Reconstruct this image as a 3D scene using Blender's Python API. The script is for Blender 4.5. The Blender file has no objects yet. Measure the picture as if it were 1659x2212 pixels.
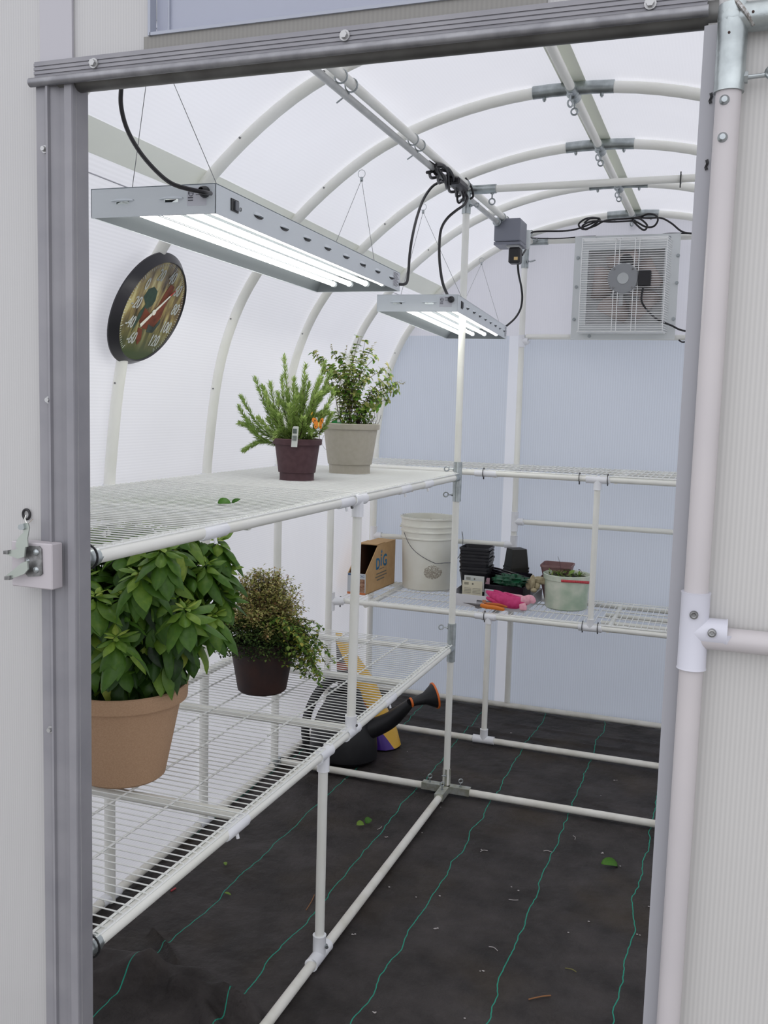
import bpy, math, random
from mathutils import Vector, Matrix, noise
rnd = random.Random(7)
sc = bpy.context.scene
col = sc.collection
PI = math.pi

# ------------------------------------------------------------------ camera
YAW, PITCH, ROLL, FPX = 0.343660841, 0.10952923, 0.0283967199, 2058.8
CP = Vector((0, 0, 1.55))
fwd = Vector((-math.sin(YAW)*math.cos(PITCH), math.cos(YAW)*math.cos(PITCH), -math.sin(PITCH)))
rt0 = Vector((math.cos(YAW), math.sin(YAW), 0)); up0 = rt0.cross(fwd)
rt = rt0*math.cos(ROLL) + up0*math.sin(ROLL); upv = up0*math.cos(ROLL) - rt0*math.sin(ROLL)
cd = bpy.data.cameras.new('camera'); cam = bpy.data.objects.new('camera', cd); col.objects.link(cam)
cam.matrix_world = Matrix(((rt.x, upv.x, -fwd.x, CP.x), (rt.y, upv.y, -fwd.y, CP.y), (rt.z, upv.z, -fwd.z, CP.z), (0, 0, 0, 1)))
cd.sensor_fit = 'VERTICAL'; cd.sensor_height = 24; cd.lens = FPX/2212*24; cd.clip_start = 0.02
sc.camera = cam

# ------------------------------------------------------------------ world, exposure
SKY = 1.18
wd = bpy.data.worlds.new('world'); sc.world = wd; wd.use_nodes = True
nt = wd.node_tree; bg = nt.nodes['Background']
tc = nt.nodes.new('ShaderNodeTexCoord'); sp = nt.nodes.new('ShaderNodeSeparateXYZ'); rp = nt.nodes.new('ShaderNodeValToRGB')
nt.links.new(tc.outputs['Generated'], sp.inputs[0]); nt.links.new(sp.outputs['Z'], rp.inputs[0]); mr = nt.nodes.new('ShaderNodeMapRange'); mr.inputs[1].default_value = 0; mr.inputs[2].default_value = -1; mr.inputs[3].default_value = 1; mr.inputs[4].default_value = 1.55; nt.links.new(sp.outputs['Y'], mr.inputs[0])
vm = nt.nodes.new('ShaderNodeVectorMath'); vm.operation = 'SCALE'; nt.links.new(rp.outputs[0], vm.inputs[0]); nt.links.new(mr.outputs[0], vm.inputs['Scale']); nt.links.new(vm.outputs[0], bg.inputs[0])
rp.color_ramp.elements[0].position = 0.0; rp.color_ramp.elements[0].color = (.86, .88, .94, 1)
rp.color_ramp.elements[1].position = 0.9; rp.color_ramp.elements[1].color = (1.0, 1.0, 1.04, 1)
bg.inputs[1].default_value = SKY
vs = sc.view_settings; vs.view_transform = 'Standard'; vs.look = 'None'; vs.gamma = 1; vs.use_curve_mapping = False
vs.exposure = 0.0
TUBE = 9.5

# ------------------------------------------------------------------ helpers
def ray(x, y):
    return (rt*((x-829.5)/FPX) + upv*(-(y-1106)/FPX) + fwd)
def at(x, y, X=None, Y=None, Z=None):
    """the point of a known plane of the greenhouse that is seen at a pixel"""
    d = ray(x, y)
    if X is not None: t = (X-CP.x)/d.x
    elif Y is not None: t = (Y-CP.y)/d.y
    else: t = (Z-CP.z)/d.z
    return CP + d*t
def on_cyl(px, py, cx, cy, r):
    d = ray(px, py); ox, oy = CP.x-cx, CP.y-cy; a = d.x*d.x+d.y*d.y; b = 2*(ox*d.x+oy*d.y); c = ox*ox+oy*oy-r*r; q = b*b-4*a*c
    t = (-b-math.sqrt(max(q, 0)))/(2*a); return CP+d*t
def V(*a): return Vector(a)
def perp(d):
    d = d.normalized(); a = V(0, 0, 1) if abs(d.z) < .9 else V(1, 0, 0)
    u = d.cross(a).normalized(); return u, d.cross(u).normalized()

class MB:
    def __init__(s): s.v = []; s.f = []; s.m = []; s.r = []; s.mi = 0; s.rv = 0.5
    def add(s, vs_, fs):
        b = len(s.v); s.v += [Vector(p) for p in vs_]; s.r += [s.rv]*len(vs_)
        s.f += [tuple(b+i for i in f) for f in fs]; s.m += [s.mi]*len(fs); return s
    def box(s, a, b, M=None):
        x0, y0, z0 = a; x1, y1, z1 = b
        vs_ = [V(x, y, z) for z in (z0, z1) for y in (y0, y1) for x in (x0, x1)]
        if M: vs_ = [M @ p for p in vs_]
        return s.add(vs_, [(0, 2, 3, 1), (4, 5, 7, 6), (0, 1, 5, 4), (2, 6, 7, 3), (0, 4, 6, 2), (1, 3, 7, 5)])
    def bbox(s, a, b, r=.003, M=None):
        """box with chamfered vertical and horizontal edges"""
        c = [(a[i]+b[i])/2 for i in range(3)]; h = [(b[i]-a[i])/2 for i in range(3)]; r = min(r, *[q*.95 for q in h])
        vs_ = []; idx = {}
        for sx in (-1, 1):
            for sy in (-1, 1):
                for sz in (-1, 1):
                    for ax in range(3):
                        p = [sx*h[0], sy*h[1], sz*h[2]]; sg = (sx, sy, sz)
                        for k in range(3):
                            if k != ax: p[k] -= sg[k]*r
                        idx[(sx, sy, sz, ax)] = len(vs_); q = V(*[c[k]+p[k] for k in range(3)]); vs_.append(M @ q if M else q)
        fs = []
        for sx in (-1, 1):
            for sy in (-1, 1):
                for sz in (-1, 1): fs.append(tuple(idx[(sx, sy, sz, k)] for k in range(3)))
        for sg in (-1, 1):
            fs.append(tuple(idx[(sg, a_, b_, 0)] for a_, b_ in ((-1, -1), (1, -1), (1, 1), (-1, 1))))
            fs.append(tuple(idx[(a_, sg, b_, 1)] for a_, b_ in ((-1, -1), (1, -1), (1, 1), (-1, 1))))
            fs.append(tuple(idx[(a_, b_, sg, 2)] for a_, b_ in ((-1, -1), (1, -1), (1, 1), (-1, 1))))
        for a_ in (-1, 1):
            for b_ in (-1, 1):
                fs.append((idx[(-1, a_, b_, 1)], idx[(1, a_, b_, 1)], idx[(1, a_, b_, 2)], idx[(-1, a_, b_, 2)]))
                fs.append((idx[(a_, -1, b_, 0)], idx[(a_, 1, b_, 0)], idx[(a_, 1, b_, 2)], idx[(a_, -1, b_, 2)]))
                fs.append((idx[(a_, b_, -1, 0)], idx[(a_, b_, 1, 0)], idx[(a_, b_, 1, 1)], idx[(a_, b_, -1, 1)]))
        return s.add(vs_, fs)
    def tube(s, pts, r, n=12, cap=True, closed=False):
        pts = [Vector(p) for p in pts]; k = len(pts)
        rr = r if isinstance(r, (list, tuple)) else [r]*k
        vs_ = []; u = None
        for i, p in enumerate(pts):
            if closed: d = pts[(i+1) % k]-pts[i-1]
            else: d = pts[min(i+1, k-1)]-pts[max(i-1, 0)]
            d = d.normalized() if d.length > 1e-9 else V(0, 0, 1)
            if u is None: u, _ = perp(d)
            u = (u - d*u.dot(d)); u = u.normalized() if u.length > 1e-6 else perp(d)[0]
            w = d.cross(u)
            vs_ += [p + (u*math.cos(2*PI*j/n) + w*math.sin(2*PI*j/n))*rr[i] for j in range(n)]
        fs = []
        for i in range(k if closed else k-1):
            a = i*n; b = ((i+1) % k)*n
            fs += [(a+j, a+(j+1) % n, b+(j+1) % n, b+j) for j in range(n)]
        if cap and not closed:
            fs.append(tuple(range(n))[::-1]); fs.append(tuple((k-1)*n+j for j in range(n)))
        return s.add(vs_, fs)
    def cyl(s, a, b, r, n=16, r2=None, cap=True): return s.tube([a, b], [r, r if r2 is None else r2], n, cap)
    def lathe(s, prof, c=(0, 0, 0), n=40, axis=None, ell=1.0, u=None):
        """prof: (r, h) pairs"""
        c = Vector(c)
        if axis is None: ax, uu, ww = V(0, 0, 1), V(1, 0, 0), V(0, 1, 0)
        else:
            ax = Vector(axis).normalized(); uu, ww = (perp(ax) if u is None else (Vector(u), ax.cross(Vector(u))))
        vs_ = []
        for r, h in prof:
            r = max(r, 1e-5)
            vs_ += [c+ax*h+uu*(r*math.cos(2*PI*j/n))+ww*(r*ell*math.sin(2*PI*j/n)) for j in range(n)]
        fs = []
        for i in range(len(prof)-1):
            a = i*n; b = a+n
            fs += [(a+j, a+(j+1) % n, b+(j+1) % n, b+j) for j in range(n)]
        return s.add(vs_, fs)
    def prism(s, poly, h0, h1, fr=None):
        """poly: 2D points; fr(x, y, h) -> point"""
        fr = fr or (lambda x, y, h: V(x, y, h)); n = len(poly)
        vs_ = [fr(x, y, h0) for x, y in poly]+[fr(x, y, h1) for x, y in poly]
        return s.add(vs_, [tuple(range(n))[::-1], tuple(range(n, 2*n))]+[(i, (i+1) % n, n+(i+1) % n, n+i) for i in range(n)])
    def sphere(s, c, r, n=10, m=6, sc_=(1, 1, 1)):
        c = Vector(c); vs_ = []
        for i in range(m+1):
            t = PI*i/m
            vs_ += [c+V(sc_[0]*r*math.sin(t)*math.cos(2*PI*j/n), sc_[1]*r*math.sin(t)*math.sin(2*PI*j/n), sc_[2]*r*math.cos(t)) for j in range(n)]
        fs = []
        for i in range(m):
            fs += [(i*n+j, i*n+(j+1) % n, (i+1)*n+(j+1) % n, (i+1)*n+j) for j in range(n)]
        return s.add(vs_, fs)
    def torus(s, c, R_, r, u, w, n=18, m=6):
        return s.tube([Vector(c)+Vector(u)*(R_*math.cos(2*PI*i/n))+Vector(w)*(R_*math.sin(2*PI*i/n)) for i in range(n)], r, m, closed=True)
    def leaf(s, p, d, nrm, L, W, droop=.6, fold=.25, seg=5, wav=0, dome=False):
        d = Vector(d).normalized(); side = d.cross(Vector(nrm))
        side = side.normalized() if side.length > 1e-4 else perp(d)[0]
        p = Vector(p).copy(); vs_ = []; K = (-1, -.55, 0, .55, 1) if dome else (-1, 0, 1); nk = len(K)
        for i in range(seg+1):
            t = i/seg; w = W*.5*((math.sin(PI*t**.85)**.75) if 0 < t < 1 else 0.03)
            nn = side.cross(d).normalized()
            for k in K:
                hh = (-w*fold*k*k*1.3+w*.10*(1-abs(k))*-1 if dome else w*fold*abs(k))+wav*W*math.sin(t*9+s.rv*20+k)*abs(k)
                vs_.append(p+side*(w*k)+nn*hh)
            d = (Matrix.Rotation(-droop/seg, 3, side) @ d).normalized(); p = p+d*(L/seg)
        fs = []
        for i in range(seg):
            a = nk*i; fs += [(a+q, a+q+1, a+q+1+nk, a+q+nk) for q in range(nk-1)]
        return s.add(vs_, fs)
    def build(s, name, mats, parent=None, local=False, smooth=True, ang=35):
        me = bpy.data.meshes.new(name)
        off = V(0, 0, 0)
        if parent is not None and not local:
            q = parent
            while q is not None: off += Vector(q.location); q = q.parent
        me.from_pydata([tuple(p-off) for p in s.v], [], s.f)
        if not isinstance(mats, (list, tuple)): mats = [mats]
        for m in mats: me.materials.append(m)
        me.polygons.foreach_set('material_index', s.m)
        at_ = me.attributes.new('rnd', 'FLOAT', 'POINT'); at_.data.foreach_set('value', s.r)
        me.validate(); me.update()
        if smooth:
            me.polygons.foreach_set('use_smooth', [True]*len(me.polygons)); me.set_sharp_from_angle(angle=math.radians(ang))
        o = bpy.data.objects.new(name, me); col.objects.link(o); o.parent = parent
        return o

def text_geo(txt, size, ext=.0004, shear=0.0, align='CENTER'):
    c = bpy.data.curves.new('t', 'FONT'); c.body = txt; c.size = size; c.extrude = ext; c.shear = shear
    c.align_x = align; c.align_y = 'CENTER'; c.resolution_u = 3
    o = bpy.data.objects.new('t', c); col.objects.link(o)
    dg = bpy.context.evaluated_depsgraph_get(); me = bpy.data.meshes.new_from_object(o.evaluated_get(dg))
    r = ([v.co.copy() for v in me.vertices], [tuple(p.vertices) for p in me.polygons])
    bpy.data.objects.remove(o); bpy.data.curves.remove(c); bpy.data.meshes.remove(me); return r
def add_text(mb, txt, size, fr, ext=.0004, shear=0.0, sx=1.0, rot=0.0, align='CENTER', bold=0):
    v, f = text_geo(txt, size, ext, shear, align)
    cs, sn = math.cos(rot), math.sin(rot)
    mb.add([fr((p.x*sx)*cs-p.y*sn, (p.x*sx)*sn+p.y*cs, p.z) for p in v], f)

def thing(name, label, cat, loc=(0, 0, 0), group=None):
    o = bpy.data.objects.new(name, None); col.objects.link(o); o.location = loc; o.empty_display_size = .05
    o['label'] = label; o['category'] = cat
    if group: o['group'] = group
    return o
def tag(o, label, cat, group=None):
    o['label'] = label; o['category'] = cat
    if group: o['group'] = group
    return o
def struct(o): o['kind'] = 'structure'; return o
def copy_tree(o, parent=None):
    c = o.copy(); col.objects.link(c); c.parent = parent
    for ch in list(o.children): copy_tree(ch, c)
    return c

# ------------------------------------------------------------------ materials
def lin(r, g, b):
    f = lambda c: (c/255/12.92) if c/255 <= .04045 else ((c/255+.055)/1.055)**2.4
    return (f(r), f(g), f(b), 1)
def mat(name, c, rough=.5, metal=0, c2=None, nscale=20, nmix=1.0, bump=0, bscale=60, spec=.5, detail=4, lo=.35, hi=.65):
    m = bpy.data.materials.new(name); m.use_nodes = True; t = m.node_tree; b = t.nodes['Principled BSDF']
    b.inputs['Base Color'].default_value = c; b.inputs['Roughness'].default_value = rough; b.inputs['Metallic'].default_value = metal
    b.inputs['Specular IOR Level'].default_value = spec
    co = t.nodes.new('ShaderNodeTexCoord')
    if c2 is not None:
        n = t.nodes.new('ShaderNodeTexNoise'); n.inputs['Scale'].default_value = nscale; n.inputs['Detail'].default_value = detail
        r = t.nodes.new('ShaderNodeValToRGB'); r.color_ramp.elements[0].color = c; r.color_ramp.elements[1].color = c2
        r.color_ramp.elements[0].position = lo; r.color_ramp.elements[1].position = hi
        t.links.new(co.outputs['Object'], n.inputs['Vector']); t.links.new(n.outputs['Fac'], r.inputs[0]); t.links.new(r.outputs[0], b.inputs['Base Color'])
    if bump:
        n = t.nodes.new('ShaderNodeTexNoise'); n.inputs['Scale'].default_value = bscale; n.inputs['Detail'].default_value = 4
        bp = t.nodes.new('ShaderNodeBump'); bp.inputs['Strength'].default_value = bump; bp.inputs['Distance'].default_value = .003
        t.links.new(co.outputs['Object'], n.inputs['Vector']); t.links.new(n.outputs['Fac'], bp.inputs['Height']); t.links.new(bp.outputs[0], b.inputs['Normal'])
    return m
def panel_mat(name, refl, trans, axis, pitch=.0045, k=.5, line=.06, kx=0):
    """fluted translucent sheet: diffuse + translucent"""
    m = bpy.data.materials.new(name); m.use_nodes = True; t = m.node_tree; t.nodes.remove(t.nodes['Principled BSDF'])
    out = t.nodes['Material Output']
    d = t.nodes.new('ShaderNodeBsdfDiffuse'); tr = t.nodes.new('ShaderNodeBsdfTranslucent'); mx = t.nodes.new('ShaderNodeMixShader')
    mx.inputs[0].default_value = k
    geo = t.nodes.new('ShaderNodeTexCoord'); s = t.nodes.new('ShaderNodeSeparateXYZ'); t.links.new(geo.outputs['Object'], s.inputs[0])
    mu = t.nodes.new('ShaderNodeMath'); mu.operation = 'MULTIPLY'; mu.inputs[1].default_value = 2*PI/pitch; t.links.new(s.outputs['XYZ'.index(axis)], mu.inputs[0])
    si = t.nodes.new('ShaderNodeMath'); si.operation = 'SINE'; t.links.new(mu.outputs[0], si.inputs[0])
    ns = t.nodes.new('ShaderNodeTexNoise'); ns.inputs['Scale'].default_value = 3; t.links.new(geo.outputs['Object'], ns.inputs['Vector'])
    ma = t.nodes.new('ShaderNodeMath'); ma.operation = 'MULTIPLY_ADD'; ma.inputs[1].default_value = line; ma.inputs[2].default_value = 1-line; t.links.new(si.outputs[0], ma.inputs[0])
    mb_ = t.nodes.new('ShaderNodeMath'); mb_.operation = 'MULTIPLY_ADD'; mb_.inputs[1].default_value = .06; mb_.inputs[2].default_value = .97; t.links.new(ns.outputs['Fac'], mb_.inputs[0])
    mm = t.nodes.new('ShaderNodeMath'); mm.operation = 'MULTIPLY'; t.links.new(ma.outputs[0], mm.inputs[0]); t.links.new(mb_.outputs[0], mm.inputs[1])
    for sh, c in ((d, refl), (tr, trans)):
        v = t.nodes.new('ShaderNodeVectorMath'); v.operation = 'SCALE'; v.inputs[0].default_value = c[:3]; t.links.new(mm.outputs[0], v.inputs['Scale']); t.links.new(v.outputs[0], sh.inputs['Color'])
    t.links.new(d.outputs[0], mx.inputs[1]); t.links.new(tr.outputs[0], mx.inputs[2])
    gl = t.nodes.new('ShaderNodeBsdfGlossy'); gl.inputs['Roughness'].default_value = .45; gl.inputs['Color'].default_value = (1, 1, 1, 1)
    m2 = t.nodes.new('ShaderNodeMixShader'); m2.inputs[0].default_value = .04
    t.links.new(mx.outputs[0], m2.inputs[1]); t.links.new(gl.outputs[0], m2.inputs[2]); t.links.new(m2.outputs[0], out.inputs[0])
    return m
def leaf_mat(name, ramp, rough=.45, tr=.3, ns=60, spec=.4):
    m = bpy.data.materials.new(name); m.use_nodes = True; t = m.node_tree; b = t.nodes['Principled BSDF']; out = t.nodes['Material Output']
    a = t.nodes.new('ShaderNodeAttribute'); a.attribute_name = 'rnd'
    n = t.nodes.new('ShaderNodeTexNoise'); n.inputs['Scale'].default_value = ns; co = t.nodes.new('ShaderNodeTexCoord'); t.links.new(co.outputs['Object'], n.inputs['Vector'])
    ad = t.nodes.new('ShaderNodeMath'); ad.operation = 'MULTIPLY_ADD'; ad.inputs[1].default_value = .25; ad.inputs[2].default_value = -.125; t.links.new(n.outputs['Fac'], ad.inputs[0])
    a2 = t.nodes.new('ShaderNodeMath'); a2.operation = 'ADD'; t.links.new(a.outputs['Fac'], a2.inputs[0]); t.links.new(ad.outputs[0], a2.inputs[1])
    r = t.nodes.new('ShaderNodeValToRGB'); t.links.new(a2.outputs[0], r.inputs[0])
    e = r.color_ramp.elements; e[0].position = 0; e[0].color = ramp[0]; e[1].position = 1; e[1].color = ramp[-1]
    for i, c in enumerate(ramp[1:-1]): q = e.new((i+1)/(len(ramp)-1)); q.color = c
    t.links.new(r.outputs[0], b.inputs['Base Color']); b.inputs['Roughness'].default_value = rough; b.inputs['Specular IOR Level'].default_value = spec
    bp = t.nodes.new('ShaderNodeBump'); bp.inputs['Strength'].default_value = .3; bp.inputs['Distance'].default_value = .002; t.links.new(n.outputs['Fac'], bp.inputs['Height']); t.links.new(bp.outputs[0], b.inputs['Normal'])
    ts = t.nodes.new('ShaderNodeBsdfTranslucent'); t.links.new(r.outputs[0], ts.inputs['Color'])
    mx = t.nodes.new('ShaderNodeMixShader'); mx.inputs[0].default_value = tr; t.links.new(b.outputs[0], mx.inputs[1]); t.links.new(ts.outputs[0], mx.inputs[2]); t.links.new(mx.outputs[0], out.inputs[0])
    return m
def emit(name, c, s):
    m = bpy.data.materials.new(name); m.use_nodes = True; t = m.node_tree; b = t.nodes['Principled BSDF']
    b.inputs['Base Color'].default_value = (.9, .9, .9, 1); b.inputs['Emission Color'].default_value = c; b.inputs['Emission Strength'].default_value = s; return m

PVC = mat('pvc', (.86, .86, .79, 1), .35, c2=(.90, .90, .85, 1), nscale=7, bump=.05, bscale=200)
PVCW = mat('pvc_fitting', (.90, .91, .93, 1), .35, c2=(.86, .87, .90, 1), nscale=9)
PVCD = mat('pvc_floor', (.70, .68, .60, 1), .45, c2=(.84, .825, .76, 1), nscale=14, lo=.3, hi=.6)
WIRE = mat('coated_wire', (.88, .89, .86, 1), .3)
GALV = mat('galvanised', (.34, .37, .375, 1), .34, .85, c2=(.50, .545, .545, 1), nscale=30, bump=.15, bscale=120)
STEEL = mat('zinc_steel', (.38, .41, .42, 1), .32, .85)
DSTEEL = mat('dark_steel', (.13, .13, .13, 1), .35, .7, c2=(.3, .3, .3, 1), nscale=80)
ALU = mat('grey_extrusion', (.215, .212, .232, 1), .5, .1, c2=(.255, .25, .268, 1), nscale=12)
ALUD = mat('header_steel', (.20, .20, .215, 1), .42, .6, c2=(.29, .29, .305, 1), nscale=35, bump=.1)
ALUB = mat('header_back', (.085, .083, .08, 1), .4, .5, c2=(.14, .14, .135, 1), nscale=18)
BLACK = mat('black_rubber', (.012, .011, .013, 1), .4)
TIE = mat('black_plastic', (.01, .01, .011, 1), .35)
CONDUIT = mat('grey_conduit', (.50, .51, .50, 1), .4, c2=(.60, .61, .60, 1), nscale=15)
JBOX = mat('grey_box', (.20, .21, .25, 1), .4)
LAMPW = mat('lamp_white', (.72, .77, .80, 1), .35)
LAMPR = mat('lamp_reflector', (.20, .22, .235, 1), .7, .0, spec=.05)
SKIN = panel_mat('fluted_sheet_arch', (.88, .88, .90, 1), (.93, .93, .965, 1), 'Z', .009, .50, .022)
SKINT = panel_mat('fluted_sheet_roof', (.88, .88, .90, 1), (.93, .93, .965, 1), 'X', .009, .50, .008)
ENDB = panel_mat('fluted_sheet_end', (.65, .69, .765, 1), (.62, .67, .76, 1), 'X', .012, .5, .035)  # bluish light from outdoors behind the wall is put into this sheet colour
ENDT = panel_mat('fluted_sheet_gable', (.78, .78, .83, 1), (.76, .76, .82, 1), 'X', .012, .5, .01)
FRONT = panel_mat('fluted_sheet_front', (.56, .55, .545, 1), (.60, .60, .60, 1), 'X', .0042, .38, .04)
DOORP = panel_mat('fluted_sheet_door', (.70, .685, .665, 1), (.74, .73, .71, 1), 'X', .0052, .35, .05)
STRIP = panel_mat('cover_strip', (.86, .88, .80, 1), (.90, .92, .84, 1), 'Y', .05, .30, 0)
STRIPW = panel_mat('seam_strip', (.95, .95, .98, 1), (.95, .95, .98, 1), 'Y', .05, .30, 0)

def floor_mat():
    m = bpy.data.materials.new('weed_fabric'); m.use_nodes = True; t = m.node_tree; b = t.nodes['Principled BSDF']
    N = t.nodes.new; L = t.links.new
    co = N('ShaderNodeTexCoord'); s = N('ShaderNodeSeparateXYZ'); L(co.outputs['Object'], s.inputs[0])
    n1 = N('ShaderNodeTexNoise'); n1.inputs['Scale'].default_value = 5; n1.inputs['Detail'].default_value = 8; n1.inputs['Roughness'].default_value = .7; L(co.outputs['Object'], n1.inputs['Vector'])
    r = N('ShaderNodeValToRGB'); L(n1.outputs['Fac'], r.inputs[0])
    r.color_ramp.elements[0].position = .36; r.color_ramp.elements[0].color = (.019, .0155, .0145, 1)
    r.color_ramp.elements[1].position = .72; r.color_ramp.elements[1].color = (.064, .055, .053, 1)
    # brownish soil dust
    n3 = N('ShaderNodeTexNoise'); n3.inputs['Scale'].default_value = 2.3; n3.inputs['Detail'].default_value = 3; L(co.outputs['Object'], n3.inputs['Vector'])
    r3 = N('ShaderNodeValToRGB'); r3.color_ramp.elements[0].position = .52; r3.color_ramp.elements[0].color = (0, 0, 0, 1); r3.color_ramp.elements[1].position = .75; r3.color_ramp.elements[1].color = (.5, .5, .5, 1); L(n3.outputs['Fac'], r3.inputs[0])
    mx = N('ShaderNodeMixRGB'); mx.inputs[2].default_value = (.060, .042, .022, 1); L(r3.outputs[0], mx.inputs[0]); L(r.outputs[0], mx.inputs[1])
    # green marker threads every 31 cm
    nw = N('ShaderNodeTexNoise'); nw.inputs['Scale'].default_value = 5.0; nw.inputs['Detail'].default_value = 3
    cb = N('ShaderNodeCombineXYZ'); L(s.outputs[1], cb.inputs[1]); q = N('ShaderNodeMath'); q.operation = 'SNAP'; q.inputs[1].default_value = .31
    ao = N('ShaderNodeMath'); ao.operation = 'ADD'; ao.inputs[1].default_value = .34+3.1; L(s.outputs[0], ao.inputs[0]); L(ao.outputs[0], q.inputs[0]); L(q.outputs[0], cb.inputs[0]); L(cb.outputs[0], nw.inputs['Vector'])
    wv = N('ShaderNodeMath'); wv.operation = 'MULTIPLY_ADD'; wv.inputs[1].default_value = .065; wv.inputs[2].default_value = -.0325; L(nw.outputs['Fac'], wv.inputs[0])
    ax = N('ShaderNodeMath'); ax.operation = 'ADD'; L(ao.outputs[0], ax.inputs[0]); L(wv.outputs[0], ax.inputs[1])
    md = N('ShaderNodeMath'); md.operation = 'FLOORED_MODULO'; md.inputs[1].default_value = .31; L(ax.outputs[0], md.inputs[0])
    sb = N('ShaderNodeMath'); sb.operation = 'SUBTRACT'; sb.inputs[1].default_value = .155; L(md.outputs[0], sb.inputs[0])
    ab = N('ShaderNodeMath'); ab.operation = 'ABSOLUTE'; L(sb.outputs[0], ab.inputs[0])
    lt = N('ShaderNodeMath'); lt.operation = 'LESS_THAN'; lt.inputs[1].default_value = .0016; L(ab.outputs[0], lt.inputs[0])
    wy = N('ShaderNodeTexNoise'); wy.inputs['Scale'].default_value = 40; L(co.outputs['Object'], wy.inputs['Vector'])
    m2 = N('ShaderNodeMixRGB'); m2.inputs[2].default_value = (.015, .30, .20, 1); L(lt.outputs[0], m2.inputs[0]); L(mx.outputs[0], m2.inputs[1])
    L(m2.outputs[0], b.inputs['Base Color']); b.inputs['Roughness'].default_value = .6; b.inputs['Specular IOR Level'].default_value = .3
    n2 = N('ShaderNodeTexNoise'); n2.inputs['Scale'].default_value = 9; n2.inputs['Detail'].default_value = 6; L(co.outputs['Object'], n2.inputs['Vector'])
    bp = N('ShaderNodeBump'); bp.inputs['Strength'].default_value = .9; bp.inputs['Distance'].default_value = .03; L(n2.outputs['Fac'], bp.inputs['Height']); L(bp.outputs[0], b.inputs['Normal'])
    return m
FLOOR = floor_mat()

# ------------------------------------------------------------------ main dimensions
XC = -.50
RIBY = [1.20, 1.76, 2.37, 2.96, 3.585, 4.195, 4.83]
PROF = [(-1.215, 0), (-1.216, .6), (-1.215, 1.2), (-1.204, 1.4), (-1.170, 1.65), (-1.115, 1.83), (-1.030, 1.985), (-.88, 2.165), (-.68, 2.325), (-.49, 2.42), (-.25, 2.485), (0, 2.507)]
def cr(p0, p1, p2, p3, t):
    return tuple(.5*((2*b)+(-a+c)*t+(2*a-5*b+4*c-d)*t*t+(-a+3*b-3*c+d)*t**3) for a, b, c, d in zip(p0, p1, p2, p3))
def prof(sub=4):
    P = PROF+[(-x, z) for x, z in PROF[-2::-1]]; out = []
    for i in range(len(P)-1):
        a = P[max(i-1, 0)]; d = P[min(i+2, len(P)-1)]
        for k in range(sub): out.append(cr(a, P[i], P[i+1], d, k/sub))
    out.append(P[-1]); return out
ARCH = prof()
def flare(Y): return -.035*max(0, (Y-2.4))   # the left side stands slightly wider at the back
def arch_pt(x, z, Y, off=0, n=None):
    k = min(1, max(0, -x/1.2)); return V(XC+x+flare(Y)*k*.9, Y, z)
def arch_off(off):
    out = []; n = len(ARCH)
    for i, (x, z) in enumerate(ARCH):
        a = ARCH[max(i-1, 0)]; b = ARCH[min(i+1, n-1)]; dx, dz = b[0]-a[0], b[1]-a[1]; l = math.hypot(dx, dz)
        out.append((x-dz/l*off, z+dx/l*off))
    return out
R1, R34 = .0167, .01335
SKOFF = .021
SK = arch_off(SKOFF)
def zarch(X, Y=2.4):
    P = [arch_pt(x, z, Y) for x, z in SK]; best = 0
    for a, c in zip(P[:-1], P[1:]):
        lo, hi = min(a.x, c.x), max(a.x, c.x)
        if lo <= X <= hi and hi-lo > 1e-9: best = max(best, a.z+(c.z-a.z)*(X-a.x)/(c.x-a.x))
    if best == 0: best = 1.20 if abs(X-XC) > 1.2 else 1.3
    return best
YF, YB = 1.165, 4.86

# ------------------------------------------------------------------ structure: skins, floor, end walls
def skin(name, i0, i1, m):
    b = MB(); ys = [YF+(YB-YF)*k/14 for k in range(15)]; vs_ = []; fs = []
    for Y in ys:
        vs_ += [arch_pt(x, z, Y) for x, z in SK[i0:i1+1]]
    w = i1-i0+1
    for k in range(len(ys)-1):
        fs += [(k*w+j, k*w+j+1, (k+1)*w+j+1, (k+1)*w+j) for j in range(w-1)]
    b.add(vs_, fs); return struct(b.build(name, m))
nS = len(SK); iL = 28; iR = nS-1-28
skin('wall_left', 0, iL, SKIN); skin('ceiling', iL, iR, SKINT); skin('wall_right', iR, nS-1, SKIN)
def arch_lerp(A, f): i = int(f); t = f-i; return (A[i][0]*(1-t)+A[min(i+1, len(A)-1)][0]*t, A[i][1]*(1-t)+A[min(i+1, len(A)-1)][1]*t)
def strip_on_arch(name, f0, f1, off, m):
    A = arch_off(off); q = [arch_lerp(A, f0+(f1-f0)*k/4) for k in range(5)]; b = MB(); Yk = [YF+.02+(YB-YF-.03)*k/14 for k in range(15)]; vs_ = []; fs = []; w = 5
    for Y in Yk: vs_ += [arch_pt(x, z, Y) for x, z in q]
    for k in range(14): fs += [(k*w+j, k*w+j+1, (k+1)*w+j+1, (k+1)*w+j) for j in range(w-1)]
    b.add(vs_, fs); return struct(b.build(name, m))
strip_on_arch('trim_1', 26.75, 28.05, SKOFF-.002, STRIP)
strip_on_arch('trim_2', nS-1-28.05, nS-1-26.75, SKOFF-.002, STRIP)
b = MB(); b.box((XC-.036, YF+.02, 2.5255), (XC+.036, YB-.01, 2.5275)); struct(b.build('trim_3', STRIP))
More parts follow.
